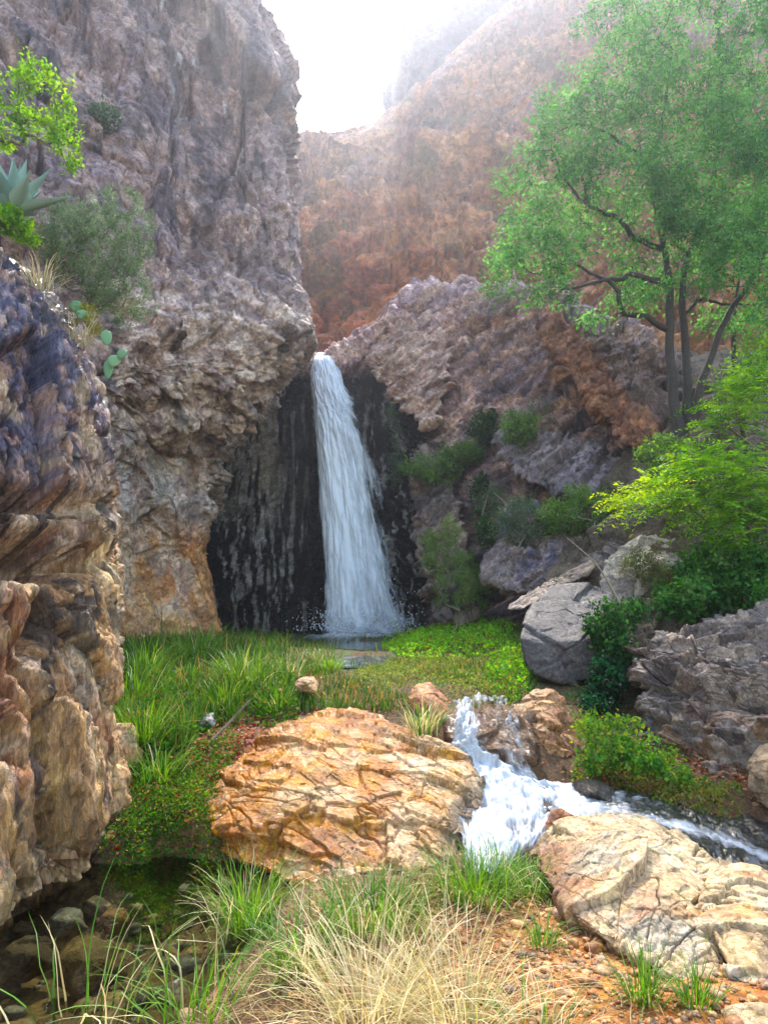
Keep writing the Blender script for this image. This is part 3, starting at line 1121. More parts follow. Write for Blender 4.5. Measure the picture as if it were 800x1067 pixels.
def in_blobs(blobs, n, hollow=.25):
    """random points in a union of ellipsoids given as (px, py, Y, rx px, ry px, ry metres)"""
    w = np.array([b[3] * b[4] for b in blobs], float)
    pick = rng.choice(len(blobs), n, p=w / w.sum())
    q = rng.normal(0, 1, (n, 3))
    q = unit(q) * (hollow + (1 - hollow) * rng.random((n, 1)) ** .5)
    out = np.zeros((n, 3))
    for k, (px, py, Y, rx, ry, rd) in enumerate(blobs):
        m = pick == k
        c = P(px, py, Y)
        sc = Y / F
        out[m] = c + q[m] * np.array([rx * sc, rd, ry * sc])
    return out


def bush(name, label, cat, root, blobs, ntips, per, L, W, pal, spread=.12, stem_r=.004, stems=3, mat=None, twig=None, rmax=.05, nup=.5,
         group=None, s=0, fold=False, frond=0, init=None, up=.35, thin=.0, part_names=('stem', 'foliage'), dirscale=1.0):
    root = np.asarray(root)
    tips = in_blobs(blobs, ntips)
    if thin:
        keep = fbm(tips / (spread * 4), 400 + s, 3) > -thin
        tips = tips[keep]
    nodes, par = ([root], [-1]) if init is None else init
    N, par, ti = grow(nodes, par, tips)
    rad = thick(par, 1, stem_r, .45, rmax)
    e = np.where(par >= 0)[0]
    o = thing(name, label, cat, root, group)
    V, Fa = tubes(N[par[e]], N[e], np.minimum(rad[par[e]], rad[e] * 1.6), rad[e], 5)
    mk(part_names[0], V, Fa, twig or M_TWIG, parent=o)
    # leaves along the last two twigs
    a, m, b = N[par[par[ti]]], N[par[ti]], N[ti]
    k = per
    tt = rng.random((len(ti), k)) * 2
    f = np.where(tt < 1, tt, tt - 1)[..., None]
    pos = np.where((tt < 1)[..., None], a[:, None] * (1 - f) + m[:, None] * f, m[:, None] * (1 - f) + b[:, None] * f)
    far = np.linalg.norm(a - b, axis=1)
    # where the twig is long only its outer end is leafy
    out = b[:, None] + rng.normal(0, spread, (len(ti), k, 3))
    pos = np.where((far > spread * 6)[:, None, None], out, pos + rng.normal(0, spread * .5, (len(ti), k, 3)))
    dirs = unit(b - m)[:, None] * dirscale + rng.normal(0, .8, pos.shape) + np.array([0, 0, up])
    pos, dirs = pos.reshape(-1, 3), dirs.reshape(-1, 3)
    if frond:
        dirs[:, 2] *= .35
        dirs = unit(dirs)
        side = unit(np.cross(dirs, np.array([0, 0, 1.0]) + rng.normal(0, .25, dirs.shape)))
        pp, dd, cc = [], [], []
        c0 = leafcol(len(pos), pal, pos, spread * 4, s)
        fl = L * 5.5 * rng.uniform(.7, 1.2, (len(pos), 1))
        for i in range(frond):
            f = (i + .6) / frond
            for sd in (-1, 1):
                pp.append(pos + dirs * fl * f - np.array([0, 0, .25]) * fl * f * f)
                dd.append(dirs * .45 + side * sd + np.array([0, 0, -.15]))
                cc.append(c0)
        pos, dirs, c = np.concatenate(pp), np.concatenate(dd), np.concatenate(cc)
        nup = .9
    else:
        c = leafcol(len(pos), pal, pos, spread * 4, s)
    sz = rng.uniform(.6, 1.25, len(pos))
    V, Fa, c = leaves(pos, dirs, L * sz, W * sz, c, nup, fold)
    mk(part_names[1], V, Fa, mat or M_LEAF, parent=o, col=c)
    return o


def blades(base, az, length, width, th0, th1, cols, seg=6, power=1.4, twist=.3):
    """curved tapering grass blades; th0 lean at the root, th1 extra bend to the tip"""
    n = len(base)
    t = np.linspace(0, 1, seg + 1)
    p = base.copy()
    kink = rng.normal(0, .16, (n, seg + 1)) * (rng.random((n, 1)) < .6)
    brk = (rng.random((n, seg + 1)) < .035) * rng.uniform(.5, 1.4, (n, seg + 1))
    brk[:, :2] = 0
    add = np.cumsum(brk, 1)
    waz = rng.normal(0, .12, (n, seg + 1)).cumsum(1)
    h = np.stack([np.cos(az), np.sin(az), np.zeros(n)], 1)
    sd = np.stack([-np.sin(az + twist * rng.normal(0, 1, n)), np.cos(az), np.zeros(n)], 1)
    VV, CC = [], []
    ds = length / seg
    for i in range(seg + 1):
        w = width * (1 - t[i]) ** .6 * (.65 + .35 * min(1, t[i] * 4)) + 2e-4
        VV.append(np.stack([p - sd * w[:, None], p + sd * w[:, None]], 1))
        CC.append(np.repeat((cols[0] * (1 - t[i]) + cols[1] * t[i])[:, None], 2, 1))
        th = np.minimum(th0 + th1 * t[i] ** power + kink[:, i] + add[:, i], 2.7)
        h = np.stack([np.cos(az + waz[:, i]), np.sin(az + waz[:, i]), np.zeros(n)], 1)
        p = p + (h * np.sin(th)[:, None] + np.array([0, 0, 1.0]) * np.cos(th)[:, None]) * ds[:, None]
    V = np.stack(VV, 1).reshape(-1, 3)
    C = np.stack(CC, 1).reshape(-1, 3)
    i = np.arange(seg)[None, :] * 2 + np.arange(n)[:, None] * (2 * (seg + 1))
    i = i.ravel()
    return V, np.stack([i, i + 1, i + 3, i + 2], 1), C


GREEN = [(52, 96, 24), (84, 138, 38), (112, 160, 52), (146, 178, 78)]
DRY = [(150, 132, 84), (188, 170, 116), (214, 198, 150), (226, 212, 176)]
LIME = [(84, 140, 20), (120, 172, 32), (150, 190, 50)]


def tuft(name, label, root, n, L, W, pal, spread=.1, lean=(.05, .7), bend=(.4, 1.4), az=None, cat='grass tuft', group=None, dry=.0, seg=6, s=0):
    root = np.asarray(root)
    a = rng.uniform(0, 2 * math.pi, n) if az is None else rng.normal(az[0], az[1], n)
    rr = spread * np.sqrt(rng.random(n))
    b = np.stack([root[0] + np.cos(a + rng.normal(0, .5, n)) * rr, root[1] + np.sin(a + rng.normal(0, .5, n)) * rr, np.zeros(n)], 1)
    b[:, 2] = np.maximum(gh(b[:, 0], b[:, 1]), root[2] - .08) - .015
    ln = L * rng.uniform(.45, 1.1, n)
    c0 = leafcol(n, pal, None, v=.2)
    c1 = leafcol(n, pal, None, v=.2)
    d = rng.random(n) < dry
    c0[d], c1[d] = leafcol(d.sum(), DRY), leafcol(d.sum(), DRY)
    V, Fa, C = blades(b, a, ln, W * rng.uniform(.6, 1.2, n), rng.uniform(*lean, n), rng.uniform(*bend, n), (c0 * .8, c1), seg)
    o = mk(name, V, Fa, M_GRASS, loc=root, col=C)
    return tag(o, label, cat, group)


# ------------------------------------------------------------------ BUILD: the setting
SEEN = []


def reg(V):
    px, py = pix(V)
    SEEN.append((px, py, V))


def hit(px, py, tol=4.0):
    """nearest built surface seen at a photo pixel"""
    best, bd = None, 9e9
    for x, y, V in SEEN:
        m = (np.abs(x - px) < tol) & (np.abs(y - py) < tol) & (V[:, 1] > .5)
        if m.any():
            W = V[m]
            i = np.argmin(W[:, 1])
            if W[i, 1] < bd:
                bd, best = W[i, 1], W[i]
    return best if best is not None else P(px, py, 12)


def verts_of(o):
    me = o.data
    a = np.zeros(len(me.vertices) * 3, np.float32)
    me.vertices.foreach_get('co', a)
    return a.reshape(-1, 3).astype(float) + np.array(o.location[:])


ground()
hillside()
cliff_left()
cliff_fall()
cliff_back()
for o in list(COL.objects):
    if o.type == 'MESH':
        reg(verts_of(o))
water()
waterfall()


# ------------------------------------------------------------------ BUILD: rocks
def R_(name, *a, **k):
    o = rock(name, *a, **k)
    reg(verts_of(o))
    return o


def outcrop_tint(p, N, col, rs, cr):
    px, py = pix(p)
    n = .5 + .5 * fbm(p / .5, 501, 5)
    up = ramp(.5 * n + .5 * rs[2][:, 1], [(36, 33, 44), (64, 60, 80), (96, 88, 106), (156, 118, 98), (84, 74, 86)])
    lo = ramp(.5 * n + .5 * rs[1][:, 2], [(74, 54, 36), (146, 106, 66), (190, 144, 92), (214, 178, 128), (120, 94, 76)])
    m = sst(400, 640, py + 90 * fbm(p / .6, 503, 3) + .35 * (px - 60))
    c = mixc(up, lo, m)
    rust = sst(.58, .7, .5 + .5 * fbm(p * np.array([2, 2, .8]), 507, 4))
    c = mixc(c, lin((150, 84, 50)), rust * .6)
    dk = sst(.6, .72, .5 + .5 * fbm(p * np.array([3, 3, .8]), 511, 4))
    c = mixc(c, lin((48, 42, 42)), dk * .8)
    run = sst(.56, .66, .5 + .5 * fbm(p * np.array([7, 7, 1.1]), 513, 4))
    c = mixc(c, lin((40, 36, 40)), run * .8)
    run = sst(.58, .68, .5 + .5 * fbm(p * np.array([6, 6, 1.0]) + 9, 517, 4))
    return mixc(c, lin((196, 164, 130)), run * .7)


R_('rock_outcrop', 'tall fractured rock outcrop at the left edge, purple black above and tan towards the pool',
   [P(0, 238, 5.6), P(22, 258, 5.7), P(48, 302, 5.8), P(78, 342, 5.9), P(100, 382, 6.0), P(112, 430, 6.0), P(118, 490, 6.0), P(121, 570, 5.9), P(122, 650, 5.8),
    P(132, 715, 5.5), P(142, 772, 5.2), P(146, 830, 4.95), P(136, 885, 4.7), P(112, 920, 4.5), P(60, 950, 4.1), P(-10, 1000, 3.6), P(-120, 1030, 3.3), G(125, 900, -.35), G(60, 950, -.35), G(-10, 1000, -.35),
    P(-160, 700, 3.6), P(-160, 420, 4.2), P(-160, 200, 5.4), P(10, 780, 3.95), P(40, 600, 4.6), P(30, 460, 5.0),
    P(-100, 240, 8.5), P(60, 360, 8.5), P(60, 700, 8.5), P(-100, 800, 8.5)],
   [(90, 80, 80), (150, 120, 90)],
   [((.5, .6, 1.5), (6, 14, 20), .20, .07, .04), ((.11, .24, .8), (4, 16, 25), .055, .04, .08), ((.07, .09, .12), (25, 14, 0), .032, .02, .10)],
   fiss=[((1.6, 1.6, .35), (4, 14, 0), .22, .91, -.1), ((4.5, 4.5, 1.1), (6, 16, 20), .08, .9, -.2), ((12, 12, 4), (10, 14, 40), .03, .85, -.2)], lump=(1.4, .08), level=8, sharp=24, s=700, mat=M_STRATA, cat='rock outcrop', tint=outcrop_tint,
   dents=[(P(12, 510, 4.75), np.array([.34, .7, .09]), .75), (P(14, 572, 4.6), np.array([.36, .7, .12]), 1.0), (P(60, 660, 4.7), np.array([.05, .4, .3]), .35), (P(72, 560, 5.0), np.array([.05, .4, .2]), .3),
          (P(105, 640, 5.6), np.array([.08, .3, .1]), .2)],
   wet=lambda p, N: .9 * (1 - sst(330, 470, pix(p)[1])))


def boulder_tint(p, N, col, rs, cr):
    px, py = pix(p)
    n = .5 + .5 * fbm(p / .35, 521, 5)
    dry = ramp(.5 * n + .3 * rs[1][:, 1] + .2 * rs[0][:, 1], [(134, 88, 50), (188, 138, 88), (216, 178, 132), (234, 210, 174)])
    wet = ramp(.8 * n + .2 * rs[1][:, 2], [(92, 50, 12), (160, 94, 20), (200, 128, 38), (126, 72, 22)])
    m = sst(-40, 60, (430 - px) * .35 + 130 * fbm(p / .28, 523, 4) + 55 * (rs[1][:, 3] - .5) + (820 - py) * .15)
    c = mixc(dry, wet, m)
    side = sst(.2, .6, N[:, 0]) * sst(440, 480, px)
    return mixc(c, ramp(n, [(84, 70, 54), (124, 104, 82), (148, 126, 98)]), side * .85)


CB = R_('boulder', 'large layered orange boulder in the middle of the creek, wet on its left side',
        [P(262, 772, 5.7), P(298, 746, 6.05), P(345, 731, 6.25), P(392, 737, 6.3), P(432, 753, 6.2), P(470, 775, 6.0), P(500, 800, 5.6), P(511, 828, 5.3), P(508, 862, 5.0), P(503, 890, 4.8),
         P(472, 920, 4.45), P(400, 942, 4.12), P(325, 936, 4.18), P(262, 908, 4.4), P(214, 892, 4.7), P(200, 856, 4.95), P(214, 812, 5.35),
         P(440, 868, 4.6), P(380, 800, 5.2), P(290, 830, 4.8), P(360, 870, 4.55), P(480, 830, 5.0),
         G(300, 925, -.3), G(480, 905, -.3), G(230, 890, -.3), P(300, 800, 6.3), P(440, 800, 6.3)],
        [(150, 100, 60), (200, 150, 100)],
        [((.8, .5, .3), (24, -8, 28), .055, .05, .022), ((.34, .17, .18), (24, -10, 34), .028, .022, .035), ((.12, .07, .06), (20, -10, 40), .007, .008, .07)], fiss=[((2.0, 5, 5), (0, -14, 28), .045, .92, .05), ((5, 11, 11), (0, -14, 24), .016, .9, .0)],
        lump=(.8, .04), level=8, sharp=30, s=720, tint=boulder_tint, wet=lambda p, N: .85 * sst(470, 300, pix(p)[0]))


def pale_tint(p, N, col, rs, cr):
    n = .5 + .5 * fbm(p / .4, 531, 5)
    c = ramp(.4 * n + .6 * rs[0][:, 1], [(150, 112, 72), (190, 154, 108), (212, 180, 134), (180, 154, 120)])
    gy = sst(.55, .65, .5 + .5 * fbm(p / .3, 533, 4))
    c = mixc(c, lin((168, 158, 140)), gy * .6)
    og = sst(.58, .7, .5 + .5 * fbm(p * np.array([1.5, 4, 4]), 537, 4))
    c = mixc(c, lin((176, 118, 62)), og * .7)
    px, py = pix(p)
    low = sst(640, 570, px) * sst(860, 890, py)
    return mixc(c, ramp(n, [(110, 66, 34), (160, 100, 54)]), low * .8)


R_('boulder', 'broad pale tan boulder in the right foreground with long cracks',
   [P(543, 888, 4.45), P(566, 866, 4.6), P(582, 852, 4.7), P(620, 846, 4.75), P(655, 842, 4.7), P(700, 856, 4.5), P(742, 888, 4.2), P(765, 910, 4.0), P(752, 1000, 3.35),
    P(748, 1036, 3.1), P(700, 1024, 3.1), P(655, 990, 3.3), P(605, 965, 3.5), P(575, 925, 4.0), P(650, 900, 3.85), P(700, 930, 3.6), P(600, 890, 4.1),
    G(745, 1040, -.2), G(600, 970, -.2), G(550, 895, -.2), G(770, 920, -.2), P(640, 870, 4.9)],
   [(180, 150, 110), (200, 170, 130)],
   [((.9, .4, .5), (20, 30, -35), .07, .03, .02), ((.6, .15, .3), (15, 25, -40), .014, .008, .03), ((.13, .08, .1), (15, 25, -40), .010, .008, .07)], fiss=[((1.3, 5, 4), (0, 0, -38), .045, .93, .0), ((4, 11, 9), (0, 0, -44), .016, .9, .0), ((5, 1.5, 4), (0, 0, -30), .03, .94, .1)],
   lump=(.5, .05), level=8, sharp=26, s=742, tint=pale_tint, cellw=.6)
R_('boulder', 'pale split boulder at the right edge leaning against the broad tan one',
   [P(728, 935, 3.7), P(737, 906, 3.95), P(768, 898, 4.0), P(800, 904, 3.95), P(850, 925, 3.8), P(880, 1000, 3.2), P(840, 1032, 3.0), P(790, 1036, 3.0), P(764, 1026, 3.05), P(738, 985, 3.3),
    P(790, 950, 3.4), G(770, 1030, -.2), G(860, 1030, -.2), P(860, 940, 4.1)],
   [(180, 150, 110), (200, 170, 130)],
   [((.4, .2, .25), (20, -30, 20), .05, .025, .04), ((.14, .08, .1), (15, -25, 60), .016, .01, .07)],
   lump=(.4, .04), level=7, sharp=16, s=750, tint=pale_tint, cellw=.6)
R_('boulder', 'small knob of brown rock at the left end of the pale tan boulder',
   [P(566, 862, 4.75), P(572, 844, 4.8), P(584, 842, 4.85), P(600, 851, 4.85), P(598, 868, 4.8), P(570, 870, 4.7), P(588, 850, 5.0), P(585, 865, 5.0)],
   [(120, 72, 40), (160, 104, 62), (140, 90, 56)], [((.1, .08, .08), (0, 20, 30), .012, .006, .08)], lump=(.1, .015), level=5, s=755)


def dark_tint(p, N, col, rs, cr):
    n = .5 + .5 * fbm(p / .5, 541, 5)
    c = ramp(.45 * n + .55 * rs[1][:, 1], [(50, 42, 40), (92, 78, 70), (134, 114, 98), (180, 158, 134)])
    px, py = pix(p)
    b = sst(.5, .65, .5 + .5 * fbm(p / .35, 543, 4)) * sst(720, 780, py)
    return mixc(c, lin((132, 92, 60)), b * .8)


R_('boulder', 'big dark craggy boulder filling the right edge above the stream',
   [P(655, 695, 7.3), P(662, 660, 7.5), P(690, 652, 7.6), P(720, 664, 7.4), P(760, 650, 7.4), P(800, 628, 7.4), P(880, 606, 7.2), P(940, 700, 6.2), P(920, 870, 5.3), P(800, 842, 5.6), P(750, 834, 5.9),
    P(705, 806, 6.2), P(668, 785, 6.5), P(656, 740, 6.9), P(760, 740, 6.3), P(720, 720, 6.6), P(850, 720, 5.9), G(700, 815, -.1), G(850, 870, -.3), P(850, 640, 9), P(700, 690, 8.6)],
   [(90, 80, 70), (140, 120, 100)],
   [((.7, .6, .2), (10, -12, 20), .13, .05, .06), ((.24, .2, .12), (15, -16, 10), .06, .035, .08), ((.1, .09, .06), (0, -10, 50), .02, .014, .1)],
   lump=(.8, .1), level=8, sharp=14, s=760, tint=dark_tint, gain=1.25, fiss=[((1.4, 1.4, 4), (0, -12, 20), .08, .84, .0), ((5, 5, 12), (0, -12, 20), .025, .8, -.1)], dents=[(P(700, 780, 6.2), np.array([.2, .3, .16]), .3), (P(690, 705, 6.9), np.array([.16, .3, .1]), .2)])
R_('boulder', 'round brown boulder at the foot of the dark craggy one, cut by the right edge',
   [P(776, 800, 5.5), P(790, 775, 5.55), P(820, 765, 5.6), P(850, 790, 5.5), P(850, 845, 5.3), P(800, 846, 5.3), P(780, 830, 5.4), P(810, 800, 5.2), P(820, 820, 5.9)],
   [(110, 86, 62), (150, 120, 88), (164, 138, 108)], [((.2, .2, .14), (0, 0, 0), .02, .01, .06)], lump=(.3, .03), level=6, s=765)
R_('boulder', 'flat topped grey block, black underneath, beside the green herb patch',
   [P(540, 664, 8.0), P(556, 628, 8.7), P(575, 610, 9.2), P(612, 604, 9.3), P(642, 618, 9.0), P(640, 662, 8.2), P(600, 672, 7.9), P(548, 700, 7.9), P(600, 716, 7.9), P(645, 700, 8.1), P(555, 690, 9.2), P(650, 660, 9.4)],
   [(70, 64, 64), (104, 94, 92), (126, 114, 108), (92, 84, 84)],
   [((.9, .9, .6), (0, 10, 20), .06, .03, .03), ((.2, .2, .14), (0, 14, 30), .010, .008, .06)], lump=(.6, .03), sharp=34, s=770, gain=.5)
R_('boulder', 'rounded grey boulder with a lit top among the green bushes',
   [P(622, 605, 10.0), P(632, 578, 10.2), P(668, 560, 10.4), P(705, 552, 10.4), P(728, 560, 10.2), P(737, 590, 9.8), P(725, 625, 9.6), P(690, 640, 9.5), P(650, 640, 9.5), P(628, 630, 9.7), P(680, 590, 9.6), P(680, 600, 11)],
   [(100, 88, 78), (138, 122, 108), (170, 154, 136), (120, 104, 92)],
   [((.6, .5, .4), (0, 15, 20), .06, .02, .04), ((.2, .17, .12), (0, 14, 30), .018, .012, .08)], lump=(.5, .05), sharp=20, s=775, fiss=[((2, 2, 4), (0, 10, 20), .03, .85, .0)])
R_('rock_slab', 'long thin slab of grey rock lying tilted beneath the bushes',
   [P(524, 637, 9.6), P(530, 628, 9.7), P(572, 607, 10.0), P(612, 584, 10.4), P(626, 586, 10.3), P(615, 598, 10.1), P(585, 612, 9.8), P(545, 636, 9.5), P(600, 594, 10.7), P(540, 630, 10.1)],
   [(92, 76, 66), (134, 112, 94), (110, 94, 82)], [((.4, .3, .06), (0, -30, 20), .03, .012, .08), ((.1, .1, .04), (0, -30, 0), .015, .01, .1)], lump=(.4, .03), level=6, s=778, cat='rock slab')
R_('rock_slab', 'dark ragged slab of rock resting on the long thin grey one',
   [P(600, 600, 10.3), P(606, 584, 10.6), P(640, 560, 10.9), P(672, 540, 11.0), P(680, 552, 10.9), P(650, 580, 10.5), P(620, 604, 10.2), P(640, 570, 11.4)],
   [(58, 50, 48), (92, 80, 74), (74, 66, 62)], [((.3, .25, .07), (0, -30, 20), .04, .02, .08)], lump=(.3, .05), level=6, s=779, cat='rock slab')
R_('boulder', 'orange brown boulder to the right of the cascade',
   [P(522, 742, 6.7), P(540, 722, 6.9), P(566, 715, 7.0), P(584, 722, 7.0), P(600, 748, 6.8), P(606, 782, 6.5), P(594, 804, 6.3), P(566, 808, 6.2), P(545, 790, 6.3), P(528, 765, 6.5), P(566, 760, 6.25), G(570, 808, -.05), P(575, 770, 7.3)],
   [(110, 70, 42), (158, 104, 62), (190, 142, 92), (134, 88, 58)],
   [((.35, .3, .2), (20, -20, 20), .05, .02, .05), ((.12, .1, .06), (10, -14, 30), .018, .01, .08)], lump=(.35, .04), s=781, wet=lambda p, N: .6 * sst(580, 530, pix(p)[0]))
R_('rock_ledge', 'brown wet ledge of rock behind the water of the cascade',
   [G(462, 742, .62), G(496, 733, .62), G(526, 735, .62), G(556, 742, .6), G(562, 790, .3), G(566, 812, .1), G(500, 815, .1), G(466, 800, .2), G(462, 770, .45), G(510, 780, .36), G(470, 725, .6) + np.array([0, .4, -.1]), G(550, 725, .6) + np.array([0, .4, -.1]), G(510, 730, .2) + np.array([0, .5, 0])],
   [(60, 42, 28), (112, 78, 48), (84, 60, 40)], [((.2, .2, .3), (0, 10, 20), .03, .02, .06), ((.07, .07, .12), (0, 10, 20), .012, .01, .08)], lump=(.2, .02), level=6, sharp=24, s=783, cat='rock ledge', wet=lambda p, N: np.ones(len(p)))
R_('boulder', 'small rounded orange boulder to the left of the cascade lip',
   [P(424, 722, 6.85), P(432, 711, 6.95), P(448, 708, 7.0), P(464, 720, 6.9), P(476, 744, 6.7), P(478, 772, 6.5), P(462, 768, 6.45), P(440, 752, 6.55), P(426, 738, 6.7), P(450, 735, 6.5), P(455, 740, 7.2)],
   [(136, 82, 46), (176, 112, 66), (196, 138, 90), (150, 96, 60)], [((.2, .18, .12), (0, -20, 20), .02, .01, .06)], lump=(.25, .03), level=6, s=784)
R_('boulder', 'low tan stone in the grass behind the large layered boulder',
   [P(306, 714, 7.0), P(312, 705, 7.15), P(326, 704, 7.2), P(333, 712, 7.1), P(330, 722, 6.9), P(312, 722, 6.9), P(320, 712, 6.8), P(320, 716, 7.4)],
   [(150, 110, 70), (186, 148, 106)], [((.1, .1, .06), (0, 0, 0), .01, .006, .08)], lump=(.12, .015), level=5, s=786)
R_('boulder', 'small grey stone at the edge of the dead leaves on the left bank',
   [P(205, 752, 6.35), P(212, 743, 6.45), P(224, 741, 6.5), P(228, 752, 6.35), P(222, 758, 6.25), P(208, 758, 6.25), P(216, 750, 6.15), P(216, 752, 6.6)],
   [(128, 122, 116), (168, 160, 152)], [((.1, .1, .08), (0, 0, 0), .01, .006, .08)], lump=(.1, .015), level=5, s=787)
R_('boulder', 'cream stone in the bottom right corner of the gravel',
   [G(748, 1062, .0), G(752, 1048, .1), G(785, 1046, .12), G(830, 1050, .12), G(840, 1085, .0), G(750, 1085, .0), G(790, 1075, .1), G(790, 1060, -.1)],
   [(176, 142, 96), (200, 172, 128)], [((.12, .12, .1), (0, 0, 0), .012, .006, .06)], lump=(.2, .02), level=6, s=788)


R_('boulder', 'black wet stone breaking the surface at the head of the stream',
   [G(590, 822, .1), G(600, 812, .2), G(625, 812, .2), G(642, 824, .15), G(638, 838, .1), G(600, 836, .08), G(615, 824, .21), G(615, 826, .0)],
   [(40, 34, 30), (66, 54, 44)], [((.12, .12, .08), (0, 0, 0), .014, .006, .08)], lump=(.15, .02), level=5, s=789, wet=lambda p, N: np.ones(len(p)))


# the brown overhanging buttress and the ledges below it
def butt_tint(p, N, col, rs, cr):
    n = .5 + .5 * fbm(p / .8, 551, 5)
    c = ramp(.45 * n + .55 * rs[1][:, 1], [(84, 56, 44), (128, 84, 62), (160, 108, 78), (112, 80, 68)])
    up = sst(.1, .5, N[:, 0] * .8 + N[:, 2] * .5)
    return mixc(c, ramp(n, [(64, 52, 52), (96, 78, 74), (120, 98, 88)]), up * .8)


R_('rock_buttress', 'brown overhanging rock buttress below the leafy tree',
   [P(556, 318, 15.6), P(574, 300, 15.9), P(590, 318, 15.6), P(628, 352, 14.8), P(668, 382, 14.2), P(708, 420, 13.2), P(722, 452, 12.5), P(700, 486, 12.2), P(668, 492, 12.4),
    P(640, 452, 13.0), P(606, 400, 13.8), P(572, 372, 14.8), P(600, 350, 14.4), P(640, 400, 13.3), P(690, 450, 12.3), P(620, 380, 17), P(700, 440, 16), P(580, 340, 17)],
   [(100, 70, 50), (150, 110, 80)],
   [((1.0, .8, .45), (0, 40, 10), .2, .06, .05), ((.4, .35, .16), (0, 42, 20), .09, .04, .08), ((.15, .15, .07), (0, 40, 50), .03, .02, .1)],
   lump=(.9, .12), s=790, gain=1.25, fiss=[((1, 1, 2.2), (0, 40, 10), .14, .85, .0)], tint=butt_tint, mat=M_CLIFF, cat='rock buttress')
for k, (lab, pts, cc) in enumerate([
    ('slanting dark blue ledge of rock under the brown buttress',
     [P(505, 452, 15.6), P(530, 440, 15.7), P(590, 452, 15), P(640, 470, 14.2), P(672, 494, 13.4), P(640, 520, 13.2), P(580, 520, 13.9), P(530, 490, 14.8), P(590, 480, 16.5)],
     [(60, 54, 66), (112, 100, 108), (150, 132, 130), (88, 80, 96)]),
    ('broken purple ledge of rock between the shrubs and the long thin slab',
     [P(508, 560, 13.6), P(540, 520, 14.2), P(590, 530, 13.4), P(622, 556, 12.4), P(606, 602, 11.8), P(540, 626, 12.2), P(500, 600, 13), P(560, 570, 12.3), P(560, 570, 15)],
     [(60, 56, 80), (104, 96, 116), (160, 138, 126), (84, 76, 96)]),
    ('dark leaning ledge of rock between the waterfall and the willow shrub',
     [P(424, 470, 17.6), P(445, 455, 17.6), P(470, 500, 16.7), P(492, 580, 15.5), P(500, 650, 14.8), P(470, 664, 15), P(444, 640, 16), P(430, 560, 16.9), P(465, 580, 18), P(470, 560, 15.9)],
     [(50, 44, 48), (104, 90, 86), (160, 134, 116), (76, 66, 68)]),
    ('pinkish knob of cliff rock right of the waterfall lip',
     [P(372, 368, 18.9), P(392, 342, 19.0), P(430, 318, 18.9), P(470, 330, 18.4), P(470, 400, 17.6), P(450, 450, 17.4), P(415, 430, 18), P(395, 400, 18.4), P(430, 380, 17.6), P(430, 390, 20)],
     [(130, 104, 104), (184, 148, 138), (214, 178, 160), (148, 122, 120)])]):
    R_('rock_ledge', lab, pts, cc, [((1.1, .8, .28), (0, 36, 15), .22, .08, .05), ((.4, .35, .12), (0, 38, 25), .10, .05, .08), ((.14, .14, .06), (0, 36, 50), .025, .015, .1)],
       lump=(.8, .1), s=800 + 5 * k, gain=1.2, fiss=[((1, 1, 2.6), (0, 36, 15), .12, .84, -.1)], mat=M_CLIFF, cat='rock ledge', wet=lambda p, N: .55 + 0 * p[:, 0])


# ------------------------------------------------------------------ pebbles, bed stones, dead leaves
def pebbles(name, spots, sizes, pal, s=0, level=2, flat=.6):
    U, Ft = ico(level)
    VV, FF, CC = [], [], []
    for k, (c, r) in enumerate(zip(spots, sizes)):
        q = U * np.array([random.uniform(.7, 1.2), random.uniform(.7, 1.2), flat * random.uniform(.7, 1.2)])
        q = q * (1 + .3 * np.sin(U @ rng.normal(0, 2.2, 3))[:, None] * .6 + .12 * np.sin(U @ rng.normal(0, 4.5, 3))[:, None])
        a = random.random() * 6.3
        ca, sa = math.cos(a), math.sin(a)
        q = q @ np.array([[ca, sa, 0], [-sa, ca, 0], [0, 0, 1]])
        VV.append(np.asarray(c) + q * r)
        FF.append(Ft + k * len(U))
        CC.append(np.repeat(ramp(np.array([random.random()]), pal) * random.uniform(.75, 1.2), len(U), 0))
    V = np.concatenate(VV)
    return V, np.concatenate(FF), np.concatenate(CC)


sp, sz = [], []
while len(sp) < 3400:
    x, y = rng.normal(.85, .55), rng.normal(3.15, .65)
    if random.random() < .25:
        x, y = rng.uniform(-.4, 2.0), rng.uniform(2.5, 4.6)
    z = float(gh([x], [y])[0])
    if z < -.04:
        continue
    r = .006 + .016 * random.random() ** 3 + (.02 if random.random() < .03 else 0)
    sp.append((x, y, z + r * .25))
    sz.append(r)
V, Fa, C = pebbles('gravel', sp, sz, [(120, 72, 32), (170, 108, 52), (196, 142, 84), (150, 112, 78), (104, 80, 62)])
tag(mk('gravel', V, Fa, M_PEB, col=C, attrs={'wet': np.full(len(V), .5)}), kind='stuff')
sp, sz = [], []
while len(sp) < 420:
    x, y = rng.uniform(-3.2, .1), rng.uniform(2.0, 4.7)
    z = float(gh([x], [y])[0])
    if z > -.05:
        continue
    r = .02 + .06 * random.random() ** 2.5
    sp.append((x, y, min(z + r * .2, -.05 - r * .5)))
    sz.append(r)
V, Fa, C = pebbles('streambed_gravel', sp, sz, [(70, 58, 36), (112, 90, 48), (140, 110, 60), (96, 92, 84), (60, 54, 44)], level=3)
tag(mk('streambed_gravel', V, Fa, M_PEB, col=C, attrs={'wet': np.full(len(V), .3)}), kind='stuff')
